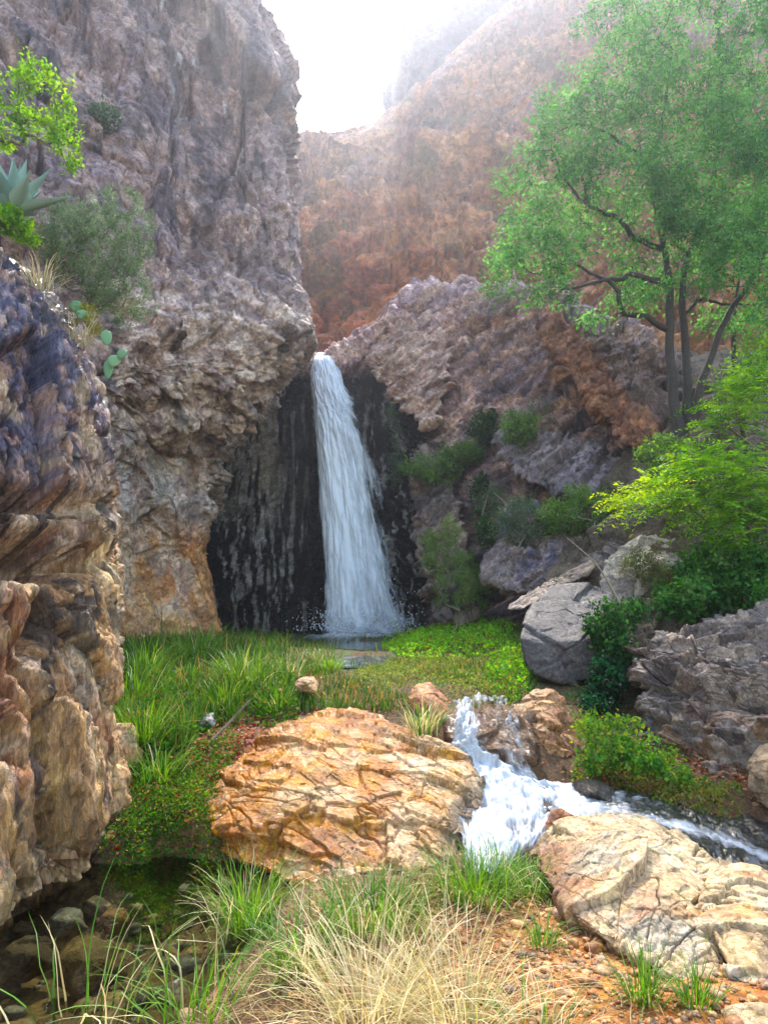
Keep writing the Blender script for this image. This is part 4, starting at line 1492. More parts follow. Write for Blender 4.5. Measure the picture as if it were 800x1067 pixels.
for i, (px, py, w, lab, pal) in enumerate([
    (68, 965, .13, 'pale grey stone lying under the clear pool water', [(112, 110, 106), (140, 136, 130)]),
    (92, 1010, .2, 'large mossy brown stone under the pool water below the pale grey one', [(96, 80, 36), (124, 100, 48)]),
    (118, 960, .1, 'ochre stone under the pool water nearest the moss bank', [(120, 84, 36), (150, 108, 52)]),
    (28, 1000, .16, 'dark brown stone under the pool water close to the outcrop', [(60, 46, 30), (86, 66, 40)])]):
    c = G(px, py, -.16)
    R_('stone', lab, [c + np.array(q) * w for q in [(-1, 0, -.2), (1, .1, -.2), (0, -.8, -.2), (.1, .8, -.2), (-.5, -.4, .5), (.5, .4, .55), (.5, -.5, .4), (-.4, .5, .5), (0, 0, -.7)]],
       pal, [((w * .6, w * .6, w * .4), (0, 0, 0), w * .06, w * .03, .06)], lump=(w, w * .12), level=5, s=850 + i, cat='stone')

n = 3600
x = rng.normal(-1.3, .42, n)
y = rng.normal(5.5, .75, n)
k = rng.random(n) < .2
x[k] += rng.normal(0, .5, k.sum())
k = rng.random(n) < .3
x[k] = rng.normal(2.5, .5, k.sum())
y[k] = rng.normal(6.0, .35, k.sum())
z = gh(x, y)
k = z > 0
x, y, z = x[k], y[k], z[k]
c = leafcol(len(x), [(96, 36, 24), (140, 60, 40), (168, 108, 70), (190, 160, 110), (110, 52, 34)], v=.2)
V, Fa, C = leaves(np.c_[x, y, z + rng.uniform(.005, .03, len(x))], rng.normal(0, 1, (len(x), 3)) * np.array([1, 1, .25]), rng.uniform(.03, .06, len(x)), rng.uniform(.009, .018, len(x)), c, .8)
tag(mk('leaf_litter', V, Fa, M_GRASS, col=C), kind='stuff')


# ------------------------------------------------------------------ ground plants nobody could count
def meadow():
    n = 30000
    px = rng.uniform(115, 560, n)
    py = 652 + 110 * rng.random(n) ** 1.2
    keep = np.ones(n, bool)
    # bare water and stones
    wat = (np.hypot((px - 380) / 34, (py - 690) / 24) < 1) | (np.abs(py - (705 + (px - 380) * .25)) < 12) & (px > 380) & (px < 500)
    keep &= ~(wat & (rng.random(n) < .93))
    keep &= ~((px > 250) & (py > 735)) & ~((px > 215) & (py > 752)) & ~((px > 470) & (py > 728))
    keep &= ~((py > 745) & (px > 180 + (775 - py)))
    px, py = px[keep], py[keep]
    b = np.array([G(a, c, .74 - .0012 * max(c - 690, 0) * 2) for a, c in zip(px, py)])
    b[:, 2] = gh(b[:, 0], b[:, 1])
    n = len(b)
    d = b[:, 1]
    patch = .5 + .5 * fbm(np.c_[b[:, :2] / 1.1, b[:, 0] * 0], 600, 3)
    L = (.10 + .22 * patch ** 2) * np.clip(rng.normal(1, .35, n), .3, 2) * np.where(px > 300, .65, 1.35) * np.where(b[:, 1] > 13, .85, 1)
    c0 = ramp(.5 * patch + .5 * rng.random(n), [(26, 56, 14), (48, 90, 22), (80, 120, 32), (128, 148, 58)])
    dry = (rng.random(n) < .10 + .3 * sst(280, 340, px) * (patch < .5))
    c0[dry] = leafcol(dry.sum(), [(140, 116, 62), (170, 144, 88), (128, 96, 54)])
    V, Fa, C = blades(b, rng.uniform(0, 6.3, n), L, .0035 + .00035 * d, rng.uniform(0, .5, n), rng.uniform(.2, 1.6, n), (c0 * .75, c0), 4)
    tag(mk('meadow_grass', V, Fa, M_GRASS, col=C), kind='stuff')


meadow()


def carpet(name, spots, n, hfun, L, W, pal, s=0, nup=.5):
    """low leafy cover: n leaves heaped over the ground inside image ellipses (px, py, rx, ry, z)"""
    w = np.array([a[2] * a[3] for a in spots], float)
    pk = rng.choice(len(spots), n, p=w / w.sum())
    q = rng.normal(0, .5, (n, 2))
    q = q / np.maximum(1, np.hypot(q[:, 0], q[:, 1]))[:, None]
    pos = np.zeros((n, 3))
    for k, (px, py, rx, ry, z) in enumerate(spots):
        for i in np.where(pk == k)[0]:
            pos[i] = G(px + q[i, 0] * rx, py + q[i, 1] * ry, z)
    g = gh(pos[:, 0], pos[:, 1])
    bump = np.clip(.55 + .6 * fbm(np.c_[pos[:, :2] / .22, pos[:, 0] * 0 + s], 620 + s, 3), .1, 1.2)
    top = hfun * bump * np.sqrt(np.clip(1.05 - np.hypot(q[:, 0], q[:, 1]) ** 2, .03, 1))
    pos[:, 2] = g + top * rng.random(n) ** .5
    c = leafcol(n, pal, pos, .25, s)
    br = rng.random(n) < .1
    c[br] = leafcol(br.sum(), [(96, 74, 40), (150, 128, 66), (168, 120, 60)])
    V, Fa, C = leaves(pos, rng.normal(0, 1, (n, 3)) + np.array([0, 0, .5]), L * rng.uniform(.6, 1.2, n), W * rng.uniform(.6, 1.2, n), c, nup, False)
    tag(mk(name, V, Fa, M_LEAF, col=C), kind='stuff')


carpet('ground_cover', [(465, 668, 66, 14, .8), (440, 672, 40, 10, .78), (505, 668, 30, 12, .82)], 9000, .34, .06, .02, [(84, 140, 22), (116, 176, 36), (144, 196, 56)], 1)
carpet('moss', [(170, 862, 60, 40, .12), (205, 830, 40, 40, .25), (150, 885, 45, 18, .06), (160, 825, 35, 30, .25), (230, 800, 25, 28, .3), (180, 800, 30, 25, .3)], 21000, .09, .022, .007, [(34, 70, 14), (54, 100, 20), (82, 128, 30), (120, 150, 50)], 2)
carpet('ground_cover', [(150, 770, 40, 30, .4), (170, 735, 60, 30, .55), (250, 700, 50, 20, .68), (280, 730, 40, 16, .6), (200, 690, 80, 22, .7)], 20000, .26, .045, .015, [(24, 62, 16), (44, 92, 22), (66, 124, 34), (96, 150, 44)], 3)
carpet('ground_cover', [(530, 695, 22, 24, .7), (545, 705, 14, 20, .66), (520, 715, 16, 12, .66)], 2600, .3, .05, .016, [(60, 120, 24), (90, 150, 34), (120, 170, 50)], 4)
carpet('ground_cover', [(430, 706, 60, 14, .66), (490, 718, 50, 12, .66), (450, 692, 70, 8, .7), (395, 712, 30, 12, .66)], 11000, .13, .03, .009, [(70, 104, 34), (104, 132, 52), (140, 150, 84), (150, 120, 70)], 5)

carpet('ground_cover', [(640, 822, 40, 10, .16), (700, 826, 40, 8, .14), (745, 830, 30, 8, .14), (600, 812, 14, 8, .18), (660, 800, 60, 20, .2), (620, 730, 30, 20, .6)], 5200, .12, .035, .011, [(52, 84, 28), (84, 116, 40), (130, 140, 60), (140, 96, 56)], 6)
# ------------------------------------------------------------------ grass tufts
for lab, px, py, z, n, L, W, sp, dry, pal in [
    ('arching dark green grass tuft on the left bank beside the outcrop', 150, 780, .42, 220, .55, .006, .12, .03, GREEN),
    ('tall arching grass tuft in the middle of the left meadow', 255, 722, .66, 260, .62, .007, .16, .08, GREEN),
    ('broad bladed grass tuft between the outcrop and the pale cliff foot', 150, 712, .68, 200, .7, .007, .18, .06, GREEN),
    ('grass tuft with straw stalks right of the tall arching one', 300, 712, .66, 160, .45, .005, .14, .35, GREEN),
    ('tall loose tuft at the foot of the bleached cliff', 205, 690, .72, 200, .75, .008, .25, .1, GREEN),
    ('dark tuft leaning over the leaf litter above the grey stone', 235, 742, .55, 150, .4, .006, .14, .05, GREEN),
    ('loose tuft of long blades right beside the outcrop', 138, 745, .52, 160, .7, .007, .16, .06, GREEN),
    ('low bent tuft at the edge of the moss bank', 165, 812, .3, 120, .35, .005, .14, .1, GREEN),
    ('short yellow green tuft beside the dark upper pool', 345, 705, .66, 160, .3, .005, .1, .15, LIME),
    ('wispy tuft at the left rim of the upper pool', 330, 690, .7, 120, .3, .005, .12, .25, GREEN),
    ('tuft hanging over the edge behind the layered boulder', 285, 750, .5, 200, .32, .005, .14, .12, GREEN),
    ('fringe of grey green grass between the two orange boulders', 440, 752, .62, 170, .35, .005, .12, .45, GREEN)]:
    tuft('grass_tuft', lab, G(px, py, z), n, L, W, pal, sp, dry=dry)
FG = [
    ('blond dry grass tuft spreading in the front centre', 385, 1085, .04, 310, .57, .0026, .12, (.15, 1.0), (.5, 1.5), .85, DRY),
    ('straw grass tuft fanning out right of the front centre one', 475, 1095, .04, 240, .6, .0024, .13, (.2, 1.0), (.5, 1.5), .7, DRY),
    ('green grass tuft between the pool and the layered boulder', 258, 955, .03, 340, .42, .0036, .13, (0, .6), (.3, 1.5), .14, GREEN),
    ('thick green grass tuft under the front of the layered boulder', 390, 965, .05, 520, .27, .0034, .24, (0, .7), (.4, 1.5), .12, GREEN),
    ('arching green grass tuft at the right corner of the layered boulder', 492, 932, .05, 430, .34, .0034, .2, (0, .8), (.5, 1.6), .08, GREEN),
    ('low green tuft where the cascade water meets the bank', 522, 912, .02, 240, .27, .0034, .14, (0, .9), (.5, 1.6), .1, GREEN),
    ('small green tuft between the layered boulder and the pale tan boulder', 552, 930, .0, 200, .26, .0032, .12, (0, .8), (.5, 1.6), .08, GREEN),
    ('yellow green tuft in front of the layered boulder beside the pool', 315, 1010, .04, 170, .36, .0034, .16, (0, .7), (.4, 1.6), .25, GREEN),
    ('sparse green tuft at the near edge of the pool', 205, 1066, -.02, 80, .5, .004, .16, (0, .8), (.4, 1.9), .25, GREEN),
    ('few long bent blades standing in the left of the pool', 90, 1080, -.1, 34, .7, .0045, .25, (0, .7), (.6, 2.0), .35, GREEN),
    ('bright green tuft at the foot of the pale tan boulder', 672, 1050, .03, 130, .24, .0034, .06, (0, .7), (.2, 1.2), .03, GREEN),
    ('tiny green tuft on the gravel in the bottom right', 725, 1058, .03, 90, .2, .0034, .05, (0, .7), (.2, 1.2), .03, GREEN),
    ('green tuft in the gravel left of the pale tan boulder', 565, 985, .02, 90, .2, .0032, .06, (0, .8), (.3, 1.4), .1, GREEN),
    ('thin tuft in the crack between the two pale boulders', 728, 985, .05, 30, .2, .003, .02, (0, .6), (.2, 1.2), .1, GREEN),
    ('low mixed tuft on the gravel in the front right', 560, 1085, .04, 110, .3, .0028, .14, (.1, .9), (.5, 1.6), .5, GREEN)]
for lab, px, py, z, n, L, W, sp, le, be, dry, pal in FG:
    tuft('grass_tuft', lab, G(px, py, z), n, L, W, pal if pal is not DRY else [(150, 160, 80), (190, 180, 110), (214, 198, 150)], sp, le, be, dry=dry, seg=9)

n = 2600
x, y = rng.normal(-.02, .42, n), rng.normal(3.25, .42, n)
z = gh(x, y)
k = z > -.03
x, y, z = x[k], y[k], z[k]
n = len(x)
V, Fa, C = blades(np.c_[x, y, z + rng.uniform(.0, .03, n)], rng.uniform(0, 6.3, n), rng.uniform(.05, .2, n), np.full(n, .0016), rng.uniform(1.2, 1.65, n), rng.normal(0, .3, n),
                  (leafcol(n, [(110, 86, 50), (160, 134, 84), (196, 172, 120)]), leafcol(n, [(130, 104, 62), (180, 154, 100), (206, 184, 134)])), 4)
tag(mk('dead_thatch', V, Fa, M_GRASS, col=C), kind='stuff')
# tall reeds by the cliff foot
for lab, px, py, h, n in [('tall thin reed clump in front of the bleached cliff foot', 170, 690, 1.0, 14), ('grey seed stalk standing in the meadow', 262, 690, .7, 6)]:
    tuft('reed', lab, G(px, py, .72), n, h, .008, [(110, 130, 70), (140, 150, 90)], .08, (0, .15), (.05, .5), cat='reed')
tuft('reed', 'arching reed in front of the foot of the waterfall', G(420, 668, .78), 5, 1.5, .012, [(120, 150, 70), (150, 170, 90)], .05, (.1, .3), (.9, 2.0), cat='reed')

# ------------------------------------------------------------------ shrubs
SAGE = [(60, 82, 56), (88, 112, 78), (120, 140, 104)]
DEEP = [(22, 52, 22), (42, 84, 36), (78, 120, 58)]
MID = [(62, 96, 42), (96, 134, 60), (134, 164, 84)]
VIV = [(44, 92, 14), (88, 146, 22), (134, 182, 40), (164, 188, 56)]

bush('shrub', 'feathery grey green shrub on top of the left outcrop', 'shrub', P(78, 340, 6.5),
     [(100, 262, 6.6, 62, 62, .5), (125, 240, 6.6, 38, 50, .4), (70, 250, 6.5, 36, 40, .4), (125, 310, 6.6, 40, 34, .4)], 720, 28, .038, .004, SAGE, .05, .0016, s=1, rmax=.02, up=.6)
bush('tree_branch', 'lime green leafy sapling leaning from the top left edge', 'sapling', P(-12, 208, 6.3),
     [(40, 105, 6.3, 42, 46, .3), (60, 130, 6.3, 30, 30, .25), (70, 155, 6.3, 16, 22, .2), (10, 120, 6.3, 26, 40, .3), (35, 75, 6.3, 26, 18, .25)], 150, 22, .05, .011, VIV, .05, .0028, s=2, rmax=.03, up=-.1)
bush('shrub', 'small bright shrub under the agave on the outcrop', 'shrub', P(18, 250, 6.1), [(14, 232, 6.1, 22, 14, .2), (30, 246, 6.1, 14, 10, .15)], 60, 20, .05, .014, VIV, .04, .002, s=3, rmax=.01)
bush('shrub', 'yellow green shrublet beside the prickly pear', 'shrub', P(92, 350, 6.1), [(85, 325, 6.2, 16, 14, .15), (98, 335, 6.1, 12, 14, .15)], 60, 16, .035, .005, [(110, 130, 40), (150, 150, 60), (170, 160, 90)], .04, .0015, s=4, rmax=.01)
bush('shrub', 'dull green shrub growing on the purple cliff face', 'shrub', hit(108, 135) + np.array([0, -.05, -.2]), [(108, 122, hit(108, 122)[1] - .2, 18, 16, .3)], 50, 20, .08, .02, SAGE, .1, .004, s=5, rmax=.03)
tuft('grass_tuft', 'dry grass tuft along the rim of the outcrop', P(45, 290, 5.95), 130, .3, .004, DRY, .16, dry=.8, s=3)
tuft('grass_tuft', 'dry grass tuft at the foot of the feathery shrub', P(85, 350, 6.05), 110, .28, .004, DRY, .12, dry=.7, s=4)


def agave():
    o = thing('agave', 'blue green agave rosette perched on the left outcrop', 'agave', P(18, 235, 6.2))
    c = P(14, 222, 6.2)
    for k in range(22):
        ring = k / 22
        az = k * 2.4
        el = R(82) - R(66) * ring
        L = .5 + .08 * math.sin(k * 3.1)
        d = np.array([math.cos(az) * math.cos(el), math.sin(az) * math.cos(el), math.sin(el)])
        s = np.cross(d, [0, 0, 1])
        s /= max(np.linalg.norm(s), 1e-6)
        n = np.cross(s, d)
        m, w = 10, 7
        VV = []
        for top in (0, 1):
            for i in range(m + 1):
                t = i / m
                wd = .085 * (.75 + .6 * math.sin(math.pi * min(1, t * 1.1)) ** 1) * (1 - t) ** .75 + .001
                for j in range(w):
                    f = j / (w - 1) * 2 - 1
                    th = (.02 * (1 - t) + .002) * (1 - f * f) * (1 if top else -1)
                    VV.append(c + d * L * t + s * wd * f + n * (th + .055 * f * f * (1 - t) + .03 * t * t))
        VV = np.array(VV)
        g = grid_faces(w, m + 1)
        q = np.concatenate([g, g[:, ::-1] + w * (m + 1)])
        colr = np.repeat(ramp(np.array([random.random()]), [(88, 120, 112), (120, 150, 140), (138, 164, 150)]), len(VV), 0)
        lf = mk('leaf', VV, q, M_SUCC, parent=o, col=colr)


agave()


def pad_mesh(c, face, up, w, h, th):
    U, Ft = ico(4)
    face = face / np.linalg.norm(face)
    up = up - face * (up @ face)
    up = up / np.linalg.norm(up)
    sd = np.cross(face, up)
    q = U.copy()
    egg = 1 + .22 * q[:, 1]
    V = c + sd * (q[:, 0:1] * w * egg[:, None]) + up * (q[:, 1:2] * h) + face * (q[:, 2:3] * th)
    return V, Ft, q


def cactus(name, label, root, pads, s):
    o = thing(name, label, 'cactus', root)
    for (px, py, w, h, tilt, turn) in pads:
        Y = root[1] - .02 + random.uniform(-.05, .05)
        sc = Y / F
        V, Ft, q = pad_mesh(P(px, py, Y), np.array([turn, -1, .15]), np.array([tilt, 0, 1.0]), w * sc, h * sc, .014)
        a = mk('pad', V, Ft, M_SUCC, parent=o, col=np.repeat(ramp(np.array([random.random()]), [(96, 134, 92), (124, 158, 112)]), len(V), 0))
        # spines on the pad
        idx = np.where(np.abs(q[:, 2]) > .25)[0][::9]
        n = unit(V[idx] - P(px, py, Y))
        SV, SF = tubes(V[idx], V[idx] + n * .012 + rng.normal(0, .004, n.shape), np.full(len(idx), .0007), np.full(len(idx), .0003), 3)
        so = mk('spine', SV, SF, M_TWIG, parent=a) if False else None
    return o


cactus('prickly_pear', 'prickly pear with three pads standing out against the grey cliff', P(114, 392, 6.0),
       [(111, 352, 6, 9, -.15, .2), (119, 376, 7, 7, .2, .1), (127, 369, 6, 6, .35, -.2), (113, 385, 5, 11, 0, .3)], 1)
cactus('prickly_pear', 'prickly pear half hidden in the yellow shrublet', P(84, 335, 6.1), [(79, 319, 6, 7, -.1, .1), (86, 328, 6, 6, .2, .3)], 2)

for lab, root, blobs, nt, per, L, W, pal, sprd in [
    ('mid green shrub on the ledge right of the waterfall', (455, 505), [(452, 488, 17.2, 34, 18, .5), (485, 472, 16.9, 22, 14, .4)], 130, 26, .11, .022, MID, .13),
    ('dark green shrub in the cleft under the pinkish rock', (505, 455), [(505, 445, 16.9, 18, 20, .4)], 70, 26, .1, .024, DEEP, .12),
    ('olive shrub beside the dark one in the cleft', (542, 462), [(540, 448, 16.2, 20, 22, .4)], 80, 26, .1, .018, MID, .12),
    ('pale feathery shrub sprawling over the lower ledge', (540, 575), [(545, 545, 14.2, 34, 30, .5), (515, 520, 14.8, 24, 16, .4)], 170, 26, .09, .010, SAGE, .12),
    ('soft green shrub below the slanting blue ledge', (605, 560), [(610, 530, 12.4, 40, 24, .6), (580, 545, 13, 24, 18, .4)], 170, 28, .08, .014, MID, .11),
    ('hanging green shrub trailing down the middle of the wall', (500, 495), [(500, 520, 15.8, 12, 34, .3), (505, 555, 15.4, 12, 20, .3)], 80, 24, .09, .016, DEEP, .1),
    ('grey twiggy shrub at the cliff edge right of the water', (415, 500), [(412, 485, 17.6, 10, 24, .3), (410, 440, 17.8, 8, 24, .3)], 60, 18, .1, .014, SAGE, .11),
    ('thin grass green shrub right of the willow shrub', (490, 640), [(486, 600, 14.6, 16, 34, .3), (500, 620, 14.4, 12, 20, .3)], 90, 24, .09, .011, MID, .1),
    ('grey bare shrub above the slanting blue ledge', (570, 450), [(562, 430, 15.6, 22, 20, .4)], 90, 6, .06, .01, SAGE, .1)]:
    r = hit(*root)
    dY = r[1] - blobs[0][2]
    bl = [(a, b, min(c, hit(a, b)[1] - .15), d, e, f) for a, b, c, d, e, f in blobs]
    bush('shrub', lab, 'shrub', r, bl, nt, per, L, W, pal, sprd, .003, s=int(root[0]), rmax=.03)
bush('willow_shrub', 'slender willow like shrub rising beside the foot of the waterfall', 'shrub', G(470, 668, .85),
     [(458, 590, 13.2, 12, 46, .25), (470, 560, 13.2, 10, 28, .2), (482, 610, 13.2, 12, 34, .25), (446, 575, 13.2, 8, 26, .2)], 170, 14, .11, .008, [(84, 116, 52), (112, 144, 70), (140, 164, 92)], .08, .0035, s=33, rmax=.03, up=.9)

# right bank: bright feathery bushes
for lab, root, blobs, nt, per, L, pal in [
    ('bright lime bush with feathery fronds hanging over the grey boulder', P(780, 580, 9.2), [(740, 505, 8.6, 62, 34, .7), (770, 540, 8.6, 50, 36, .7), (700, 520, 8.8, 40, 18, .5), (720, 478, 8.8, 40, 20, .5), (790, 500, 8.4, 40, 60, .5)], 230, 3, .075, VIV),
    ('yellow green bush reaching left in front of the buttress', P(730, 560, 10.2), [(672, 515, 9.8, 26, 12, .4), (650, 525, 10, 16, 8, .3), (690, 505, 9.8, 24, 10, .4)], 40, 3, .075, [(120, 160, 24), (160, 184, 40), (180, 186, 60)]),
    ('bright green bush in front of the tree trunks at the right edge', P(790, 470, 10.2), [(765, 415, 9.8, 34, 26, .5), (790, 395, 9.8, 24, 22, .5), (755, 440, 9.8, 26, 12, .4)], 80, 3, .075, VIV)]:
    bush('bush', lab, 'bush', root, blobs, nt, per, L, L * .19, pal, .1, .004, s=len(lab), rmax=.04, frond=7, fold=False)
for lab, root, blobs, nt, per, L, W, pal in [
    ('dense dark green bush behind the big dark boulder', P(745, 650, 8.6), [(730, 618, 8.7, 44, 24, .5), (780, 610, 8.6, 36, 30, .5), (700, 630, 8.8, 26, 16, .4), (770, 585, 8.8, 50, 26, .5), (800, 620, 8.4, 40, 40, .5), (740, 590, 8.9, 40, 20, .4)], 420, 26, .07, .022, [(34, 76, 28), (58, 114, 44), (90, 146, 62), (126, 166, 88)]),
    ('dark green bush between the grey block and the dark boulder', P(640, 700, 7.9), [(632, 655, 8.0, 22, 26, .3), (640, 680, 7.8, 18, 20, .3), (655, 640, 8.2, 16, 12, .3)], 130, 22, .06, .02, DEEP),
    ('shaded vine hanging down beside the flat grey block', P(640, 735, 7.4), [(636, 712, 7.5, 24, 22, .25), (625, 735, 7.3, 18, 14, .25)], 90, 22, .055, .019, [(16, 46, 28), (28, 66, 40), (44, 86, 54)]),
    ('brown grey shrub growing on the rounded boulder', P(668, 612, 9.4), [(668, 590, 9.35, 26, 18, .2), (690, 600, 9.3, 18, 14, .2)], 110, 18, .045, .009, [(88, 104, 50), (116, 124, 70), (130, 120, 84)]),
    ('green bush under the buttress in front of its dark hollow', P(712, 520, 10.9), [(690, 470, 10.8, 30, 14, .4), (700, 490, 10.6, 30, 12, .4)], 80, 22, .07, .02, MID)]:
    bush('bush', lab, 'bush', root, blobs, nt, per, L, W, pal, .09, .003, s=len(lab) + 7, rmax=.03, fold=True)
bush('herb', 'leafy bright green herb at the stream edge below the dark boulder', 'herb', G(640, 800, .2),
     [(618, 768, 6.05, 26, 22, .2), (640, 785, 5.95, 38, 20, .2), (668, 788, 5.9, 34, 20, .2), (702, 808, 5.75, 34, 14, .2), (608, 798, 6.0, 16, 12, .15), (650, 762, 6.1, 20, 14, .2)], 330, 17, .036, .014, [(44, 100, 26), (70, 132, 38), (104, 158, 54), (160, 170, 60), (176, 150, 80)], .06, .002, s=77, rmax=.008, fold=True, thin=.05)


# ------------------------------------------------------------------ trees
def big_tree():
    root = hit(712, 432)
    Y = float(root[1])
    o = thing('leafy_tree', 'large leafy tree with three dark stems leaning over the brown buttress', 'tree', root)
    stems = [
        [(708, 462, 0), (704, 436, 0), (700, 400, 0), (697, 350, 0), (698, 300, 0), (690, 250, .2), (680, 190, .4), (690, 120, .6), (700, 50, .8)],
        [(716, 462, .1), (716, 436, .1), (716, 400, .1), (712, 350, .2), (710, 300, .2), (722, 250, .3), (742, 190, .4), (752, 110, .5), (748, 30, .6)],
        [(718, 462, .05), (722, 436, .05), (732, 395, 0), (748, 350, 0), (766, 315, -.1), (790, 280, -.2), (812, 220, -.3), (820, 130, -.3)]]
    limbs = [
        [(698, 345, 0), (672, 330, -.1), (648, 325, -.2), (640, 300, -.3), (625, 292, -.4), (600, 300, -.5), (584, 302, -.5)],
        [(698, 300, 0), (665, 287, -.2), (640, 292, -.3), (612, 284, -.5), (590, 268, -.6)],
        [(692, 260, .2), (660, 248, .1), (648, 232, 0), (628, 220, -.1), (612, 214, -.2), (590, 190, -.3), (575, 160, -.3)],
        [(612, 214, -.2), (608, 190, -.2), (600, 165, -.1)],
        [(690, 180, .4), (650, 150, .3), (610, 130, .2), (570, 140, .1)],
        [(711, 330, .2), (730, 312, .2), (760, 318, .1), (800, 316, 0)]]
    W_, PA, n0 = [], [], 0
    for k, st in enumerate(stems):
        pts = smooth_path([P(a, b, Y + dy) for a, b, dy in st], 30)
        pts[1:-1] += rng.normal(0, .012, (28, 3))
        r = np.linspace(.105 - .012 * k, .02, 30) * (1 + .5 * np.exp(-np.linspace(0, 12, 30)))
        V, Fa = tube_path(pts, r, 9)
        mk('trunk', V, Fa, M_BARK, parent=o)
        W_ += list(pts)
        PA += [-1 if i == 0 else n0 + i - 1 for i in range(30)]
        n0 += 30
    for k, st in enumerate(limbs):
        pts = smooth_path([P(a, b, Y + dy) for a, b, dy in st], 20)
        pts[1:-1] += rng.normal(0, .014, (18, 3))
        V, Fa = tube_path(pts, np.linspace(.058, .014, 20) * (1 if k < 3 else .7), 7)
        mk('limb', V, Fa, M_BARK, parent=o)
        d = [np.linalg.norm(np.array(W_) - pts[0], axis=1)]
        j = int(np.argmin(d[0]))
        W_ += list(pts)
        PA += [j if i == 0 else n0 + i - 1 for i in range(20)]
        n0 += 20
    blobs = [(590, 185, Y - .3, 66, 50, .9), (560, 250, Y - .5, 46, 44, .6), (600, 115, Y, 56, 42, 1.0), (660, 90, Y + .3, 78, 70, 1.2), (650, 200, Y, 70, 60, 1.2), (720, 150, Y + .3, 80, 90, 1.3),
             (690, 30, Y + .6, 70, 44, 1.2), (770, 90, Y + .4, 60, 90, 1.2), (780, 230, Y - .2, 60, 66, 1.0), (710, 260, Y, 60, 34, 1.0), (600, 275, Y - .5, 56, 20, .5), (540, 190, Y - .4, 26, 20, .4), (530, 285, Y - .5, 22, 22, .3), (620, 330, Y - .4, 24, 14, .4),
             (780, 160, Y - .6, 60, 70, .7), (740, 240, Y - .6, 60, 44, .6), (800, 290, Y - .7, 50, 50, .6), (690, 190, Y - .7, 50, 50, .5), (640, 20, Y + .4, 50, 30, .7), (560, 150, Y - .4, 40, 30, .5), (670, 300, Y + .8, 50, 24, .5), (790, 30, Y + .2, 50, 50, .9), (740, -10, Y + .4, 60, 30, .9), (790, 170, Y + .2, 40, 60, .8), (660, 315, Y - .5, 34, 16, .4), (760, 335, Y + .6, 40, 26, .5), (575, 310, Y - .5, 40, 16, .4), (730, 290, Y - .5, 40, 20, .4)]
    tips = in_blobs(blobs, 2900, .1)
    tips = tips[fbm(tips / .55, 901, 3) > -.1]
    n1 = len(W_)
    N, par, ti = grow(W_, PA, tips, .1, .06)
    rad = thick(par, n1, .0032, .42, .03)
    e = np.arange(n1, len(N))
    V, Fa = tubes(N[par[e]], N[e], np.minimum(rad[par[e]], rad[e] * 1.5), rad[e], 5)
    mk('branch', V, Fa, M_BARK, parent=o)
    k = 28
    b, m = N[ti], N[par[ti]]
    f = rng.random((len(ti), k, 1)) ** .7
    pos = m[:, None] * (1 - f) * .5 + b[:, None] * (1 - (1 - f) * .5) + rng.normal(0, .085, (len(ti), k, 3))
    pos = pos.reshape(-1, 3)
    dirs = rng.normal(0, 1, pos.shape) + np.array([0, 0, -.5]) + np.repeat(unit(b - m), k, 0) * .8
    c = leafcol(len(pos), [(36, 86, 42), (66, 122, 56), (98, 154, 78), (142, 186, 108)], pos, .6, 9)
    V, Fa, C = leaves(pos, dirs, rng.uniform(.05, .11, len(pos)), rng.uniform(.013, .024, len(pos)), c, .6, False)
    mk('crown', V, Fa, M_LEAF, parent=o, col=C)


big_tree()


def young_tree(name, label, stem, blobs, nt, per, L, W, pal, r0, s, spread=.12):
    root = stem[0]
    pts = smooth_path(stem, 22)
    o = thing(name, label, 'tree', root)
    V, Fa = tube_path(pts, np.linspace(r0, r0 * .25, 22), 7)
    mk('trunk', V, Fa, M_BARK, parent=o)
    tips = in_blobs(blobs, nt, .2)
    N, par, ti = grow(list(pts), [-1] + list(range(21)), tips, .1, .08)
    rad = thick(par, 22, .003, .42, r0 * .6)
    top = np.arange(len(N))
    for i in range(22, len(N)):
        if par[i] >= 22:
            top[i] = top[par[i]]
    for r_ in np.unique(top[22:]):
        e = np.array([i for i in range(22, len(N)) if top[i] == r_])
        V, Fa = tubes(N[par[e]], N[e], np.minimum(rad[par[e]], rad[e] * 1.5), rad[e], 5)
        mk('branch', V, Fa, M_BARK, parent=o)
    b = N[ti]
    pos = (b[:, None] + rng.normal(0, spread, (len(ti), per, 3))).reshape(-1, 3)
    c = leafcol(len(pos), pal, pos, .5, s)
    V, Fa, C = leaves(pos, rng.normal(0, 1, pos.shape) + np.array([0, 0, -.2]), L * rng.uniform(.7, 1.2, len(pos)), W * rng.uniform(.7, 1.2, len(pos)), c, .6, False)
    mk('crown', V, Fa, M_LEAF, parent=o, col=C)


r = hit(574, 300)
Yt = float(r[1]) - .1
young_tree('young_tree', 'thin forked young tree on the crest left of the leafy tree',
           [P(574, 306, Yt), P(572, 270, Yt), P(568, 235, Yt), P(560, 210, Yt)],
           [(550, 240, Yt, 34, 26, .5), (530, 270, Yt, 26, 26, .5), (590, 240, Yt, 30, 26, .5), (560, 205, Yt, 26, 20, .4), (520, 300, Yt, 18, 14, .4)], 130, 22, .1, .026, [(60, 116, 44), (90, 146, 62), (120, 168, 84)], .035, 41)
Yt = float(hit(768, 420)[1]) + 1.5
young_tree('young_tree', 'slender grey stemmed tree behind the leafy tree at the right edge',
           [P(766, 400, Yt), P(764, 350, Yt), P(768, 300, Yt), P(780, 240, Yt)],
           [(800, 340, Yt, 40, 40, .6), (770, 250, Yt, 50, 40, .7), (830, 250, Yt, 50, 70, .7)], 150, 26, .09, .024, [(56, 116, 34), (86, 150, 48), (112, 170, 60)], .06, 42)
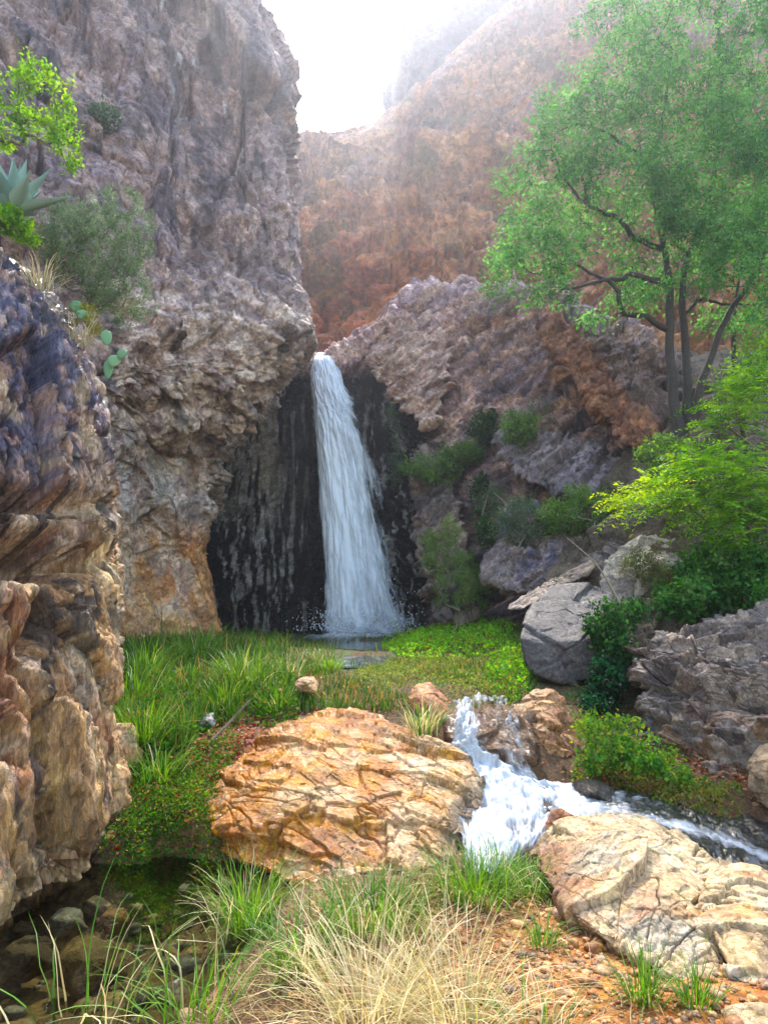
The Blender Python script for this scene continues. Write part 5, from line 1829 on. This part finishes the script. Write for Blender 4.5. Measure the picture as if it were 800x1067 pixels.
young_tree('young_tree', 'pale trunked young tree in the bright bushes at the right edge',
           [P(778, 500, 10.3), P(776, 470, 10.3), P(772, 430, 10.3), P(780, 380, 10.3)],
           [(800, 380, 10.2, 36, 30, .5), (775, 400, 10.2, 30, 16, .4)], 60, 24, .08, .022, VIV, .055, 43)

# dead branch leaning across the ledges
pts = smooth_path([P(652, 640, 8.6), P(634, 608, 9.0), P(618, 585, 9.3), P(590, 560, 9.8)], 16)
V, Fa = tube_path(pts, np.linspace(.018, .005, 16), 6)
tag(mk('dead_branch', V, Fa, M_TWIG), 'bare dead branch leaning over the flat grey block', 'branch')
pts = smooth_path([G(218, 775, .45), G(240, 752, .6), G(262, 728, .78)], 14)
V, Fa = tube_path(pts, np.linspace(.016, .008, 14), 6)
tag(mk('dead_branch', V, Fa, M_TWIG), 'bleached dead branch lying on the left bank above the leaf litter', 'branch')


# ------------------------------------------------------------------ trickle down the left of the big boulder
def trickle():
    rows = []
    for (px, py, w) in [(290, 772, 7), (272, 786, 9), (254, 800, 9), (240, 815, 7), (228, 836, 6), (220, 858, 5), (215, 876, 5)]:
        row = []
        for f in (-1, 0, 1):
            h = hit(px + f * w, py + f * w * .3, 5)
            row.append(h + np.array([0, -.03, .02]))
        rows.append(row)
    o = flow('trickle', rows, 30, 120, M_DROP, lambda u, v, n: .52 - .3 * np.abs(u - .5) * 2, .03, (5, 12), s=21)
    tag(o, kind='structure')


trickle()

# ------------------------------------------------------------------ AIR
bm = bmesh.new()
bmesh.ops.create_cube(bm, size=1)
lo, hi = np.array([-75, -50, -2.5]), np.array([75, 105, 88])
for v in bm.verts:
    v.co = Vector(((lo + hi) / 2 + np.array(v.co[:]) * (hi - lo)).tolist())
me = bpy.data.meshes.new('haze')
bm.to_mesh(me)
bm.free()
hz = bpy.data.objects.new('haze', me)
COL.objects.link(hz)
tag(hz, kind='stuff')
t = NT('haze_air')
pv = t.n('ShaderNodeVolumePrincipled')
pv.inputs['Color'].default_value = (.80, .85, 1, 1)
pv.inputs['Density'].default_value = .0016
pv.inputs['Anisotropy'].default_value = .78
t.t.links.new(pv.outputs[0], t.out.inputs['Volume'])
t.m.volume_intersection_method = 'FAST' if hasattr(t.m, 'volume_intersection_method') else None
me.materials.append(t.m)

# ------------------------------------------------------------------ LIGHT
EL, AZ = 52.0, 3.0      # sun above the notch, a little to the right
sd = bpy.data.lights.new('sun', 'SUN')
sd.energy = 2.0
sd.angle = R(.5)
sd.color = (1, .95, .87)
so = bpy.data.objects.new('sun', sd)
COL.objects.link(so)
dirv = Vector((math.sin(R(AZ)) * math.cos(R(EL)), math.cos(R(AZ)) * math.cos(R(EL)), math.sin(R(EL))))
so.rotation_euler = dirv.to_track_quat('Z', 'Y').to_euler()
so.location = dirv * 80
w = bpy.data.worlds.new('World')
S.world = w
w.use_nodes = True
nt = w.node_tree
sky = nt.nodes.new('ShaderNodeTexSky')
sky.sky_type = 'NISHITA'
sky.sun_disc = False
sky.sun_elevation = R(EL)
sky.sun_rotation = R(AZ)
sky.dust_density = 2.0
sky.air_density = 1.6
bg = nt.nodes['Background']
bg.inputs[1].default_value = .15
nt.links.new(sky.outputs[0], bg.inputs[0])

S.view_settings.view_transform = 'Standard'
S.view_settings.look = 'None'
S.view_settings.gamma = 1
S.view_settings.exposure = 2.15
S.view_settings.use_curve_mapping = False
S.render.engine = 'CYCLES'
S.cycles.max_bounces = 8
S.cycles.transparent_max_bounces = 16
S.cycles.volume_bounces = 1
S.cycles.use_denoising = True
for o in COL.objects:
    if '_at' in o:
        del o['_at']
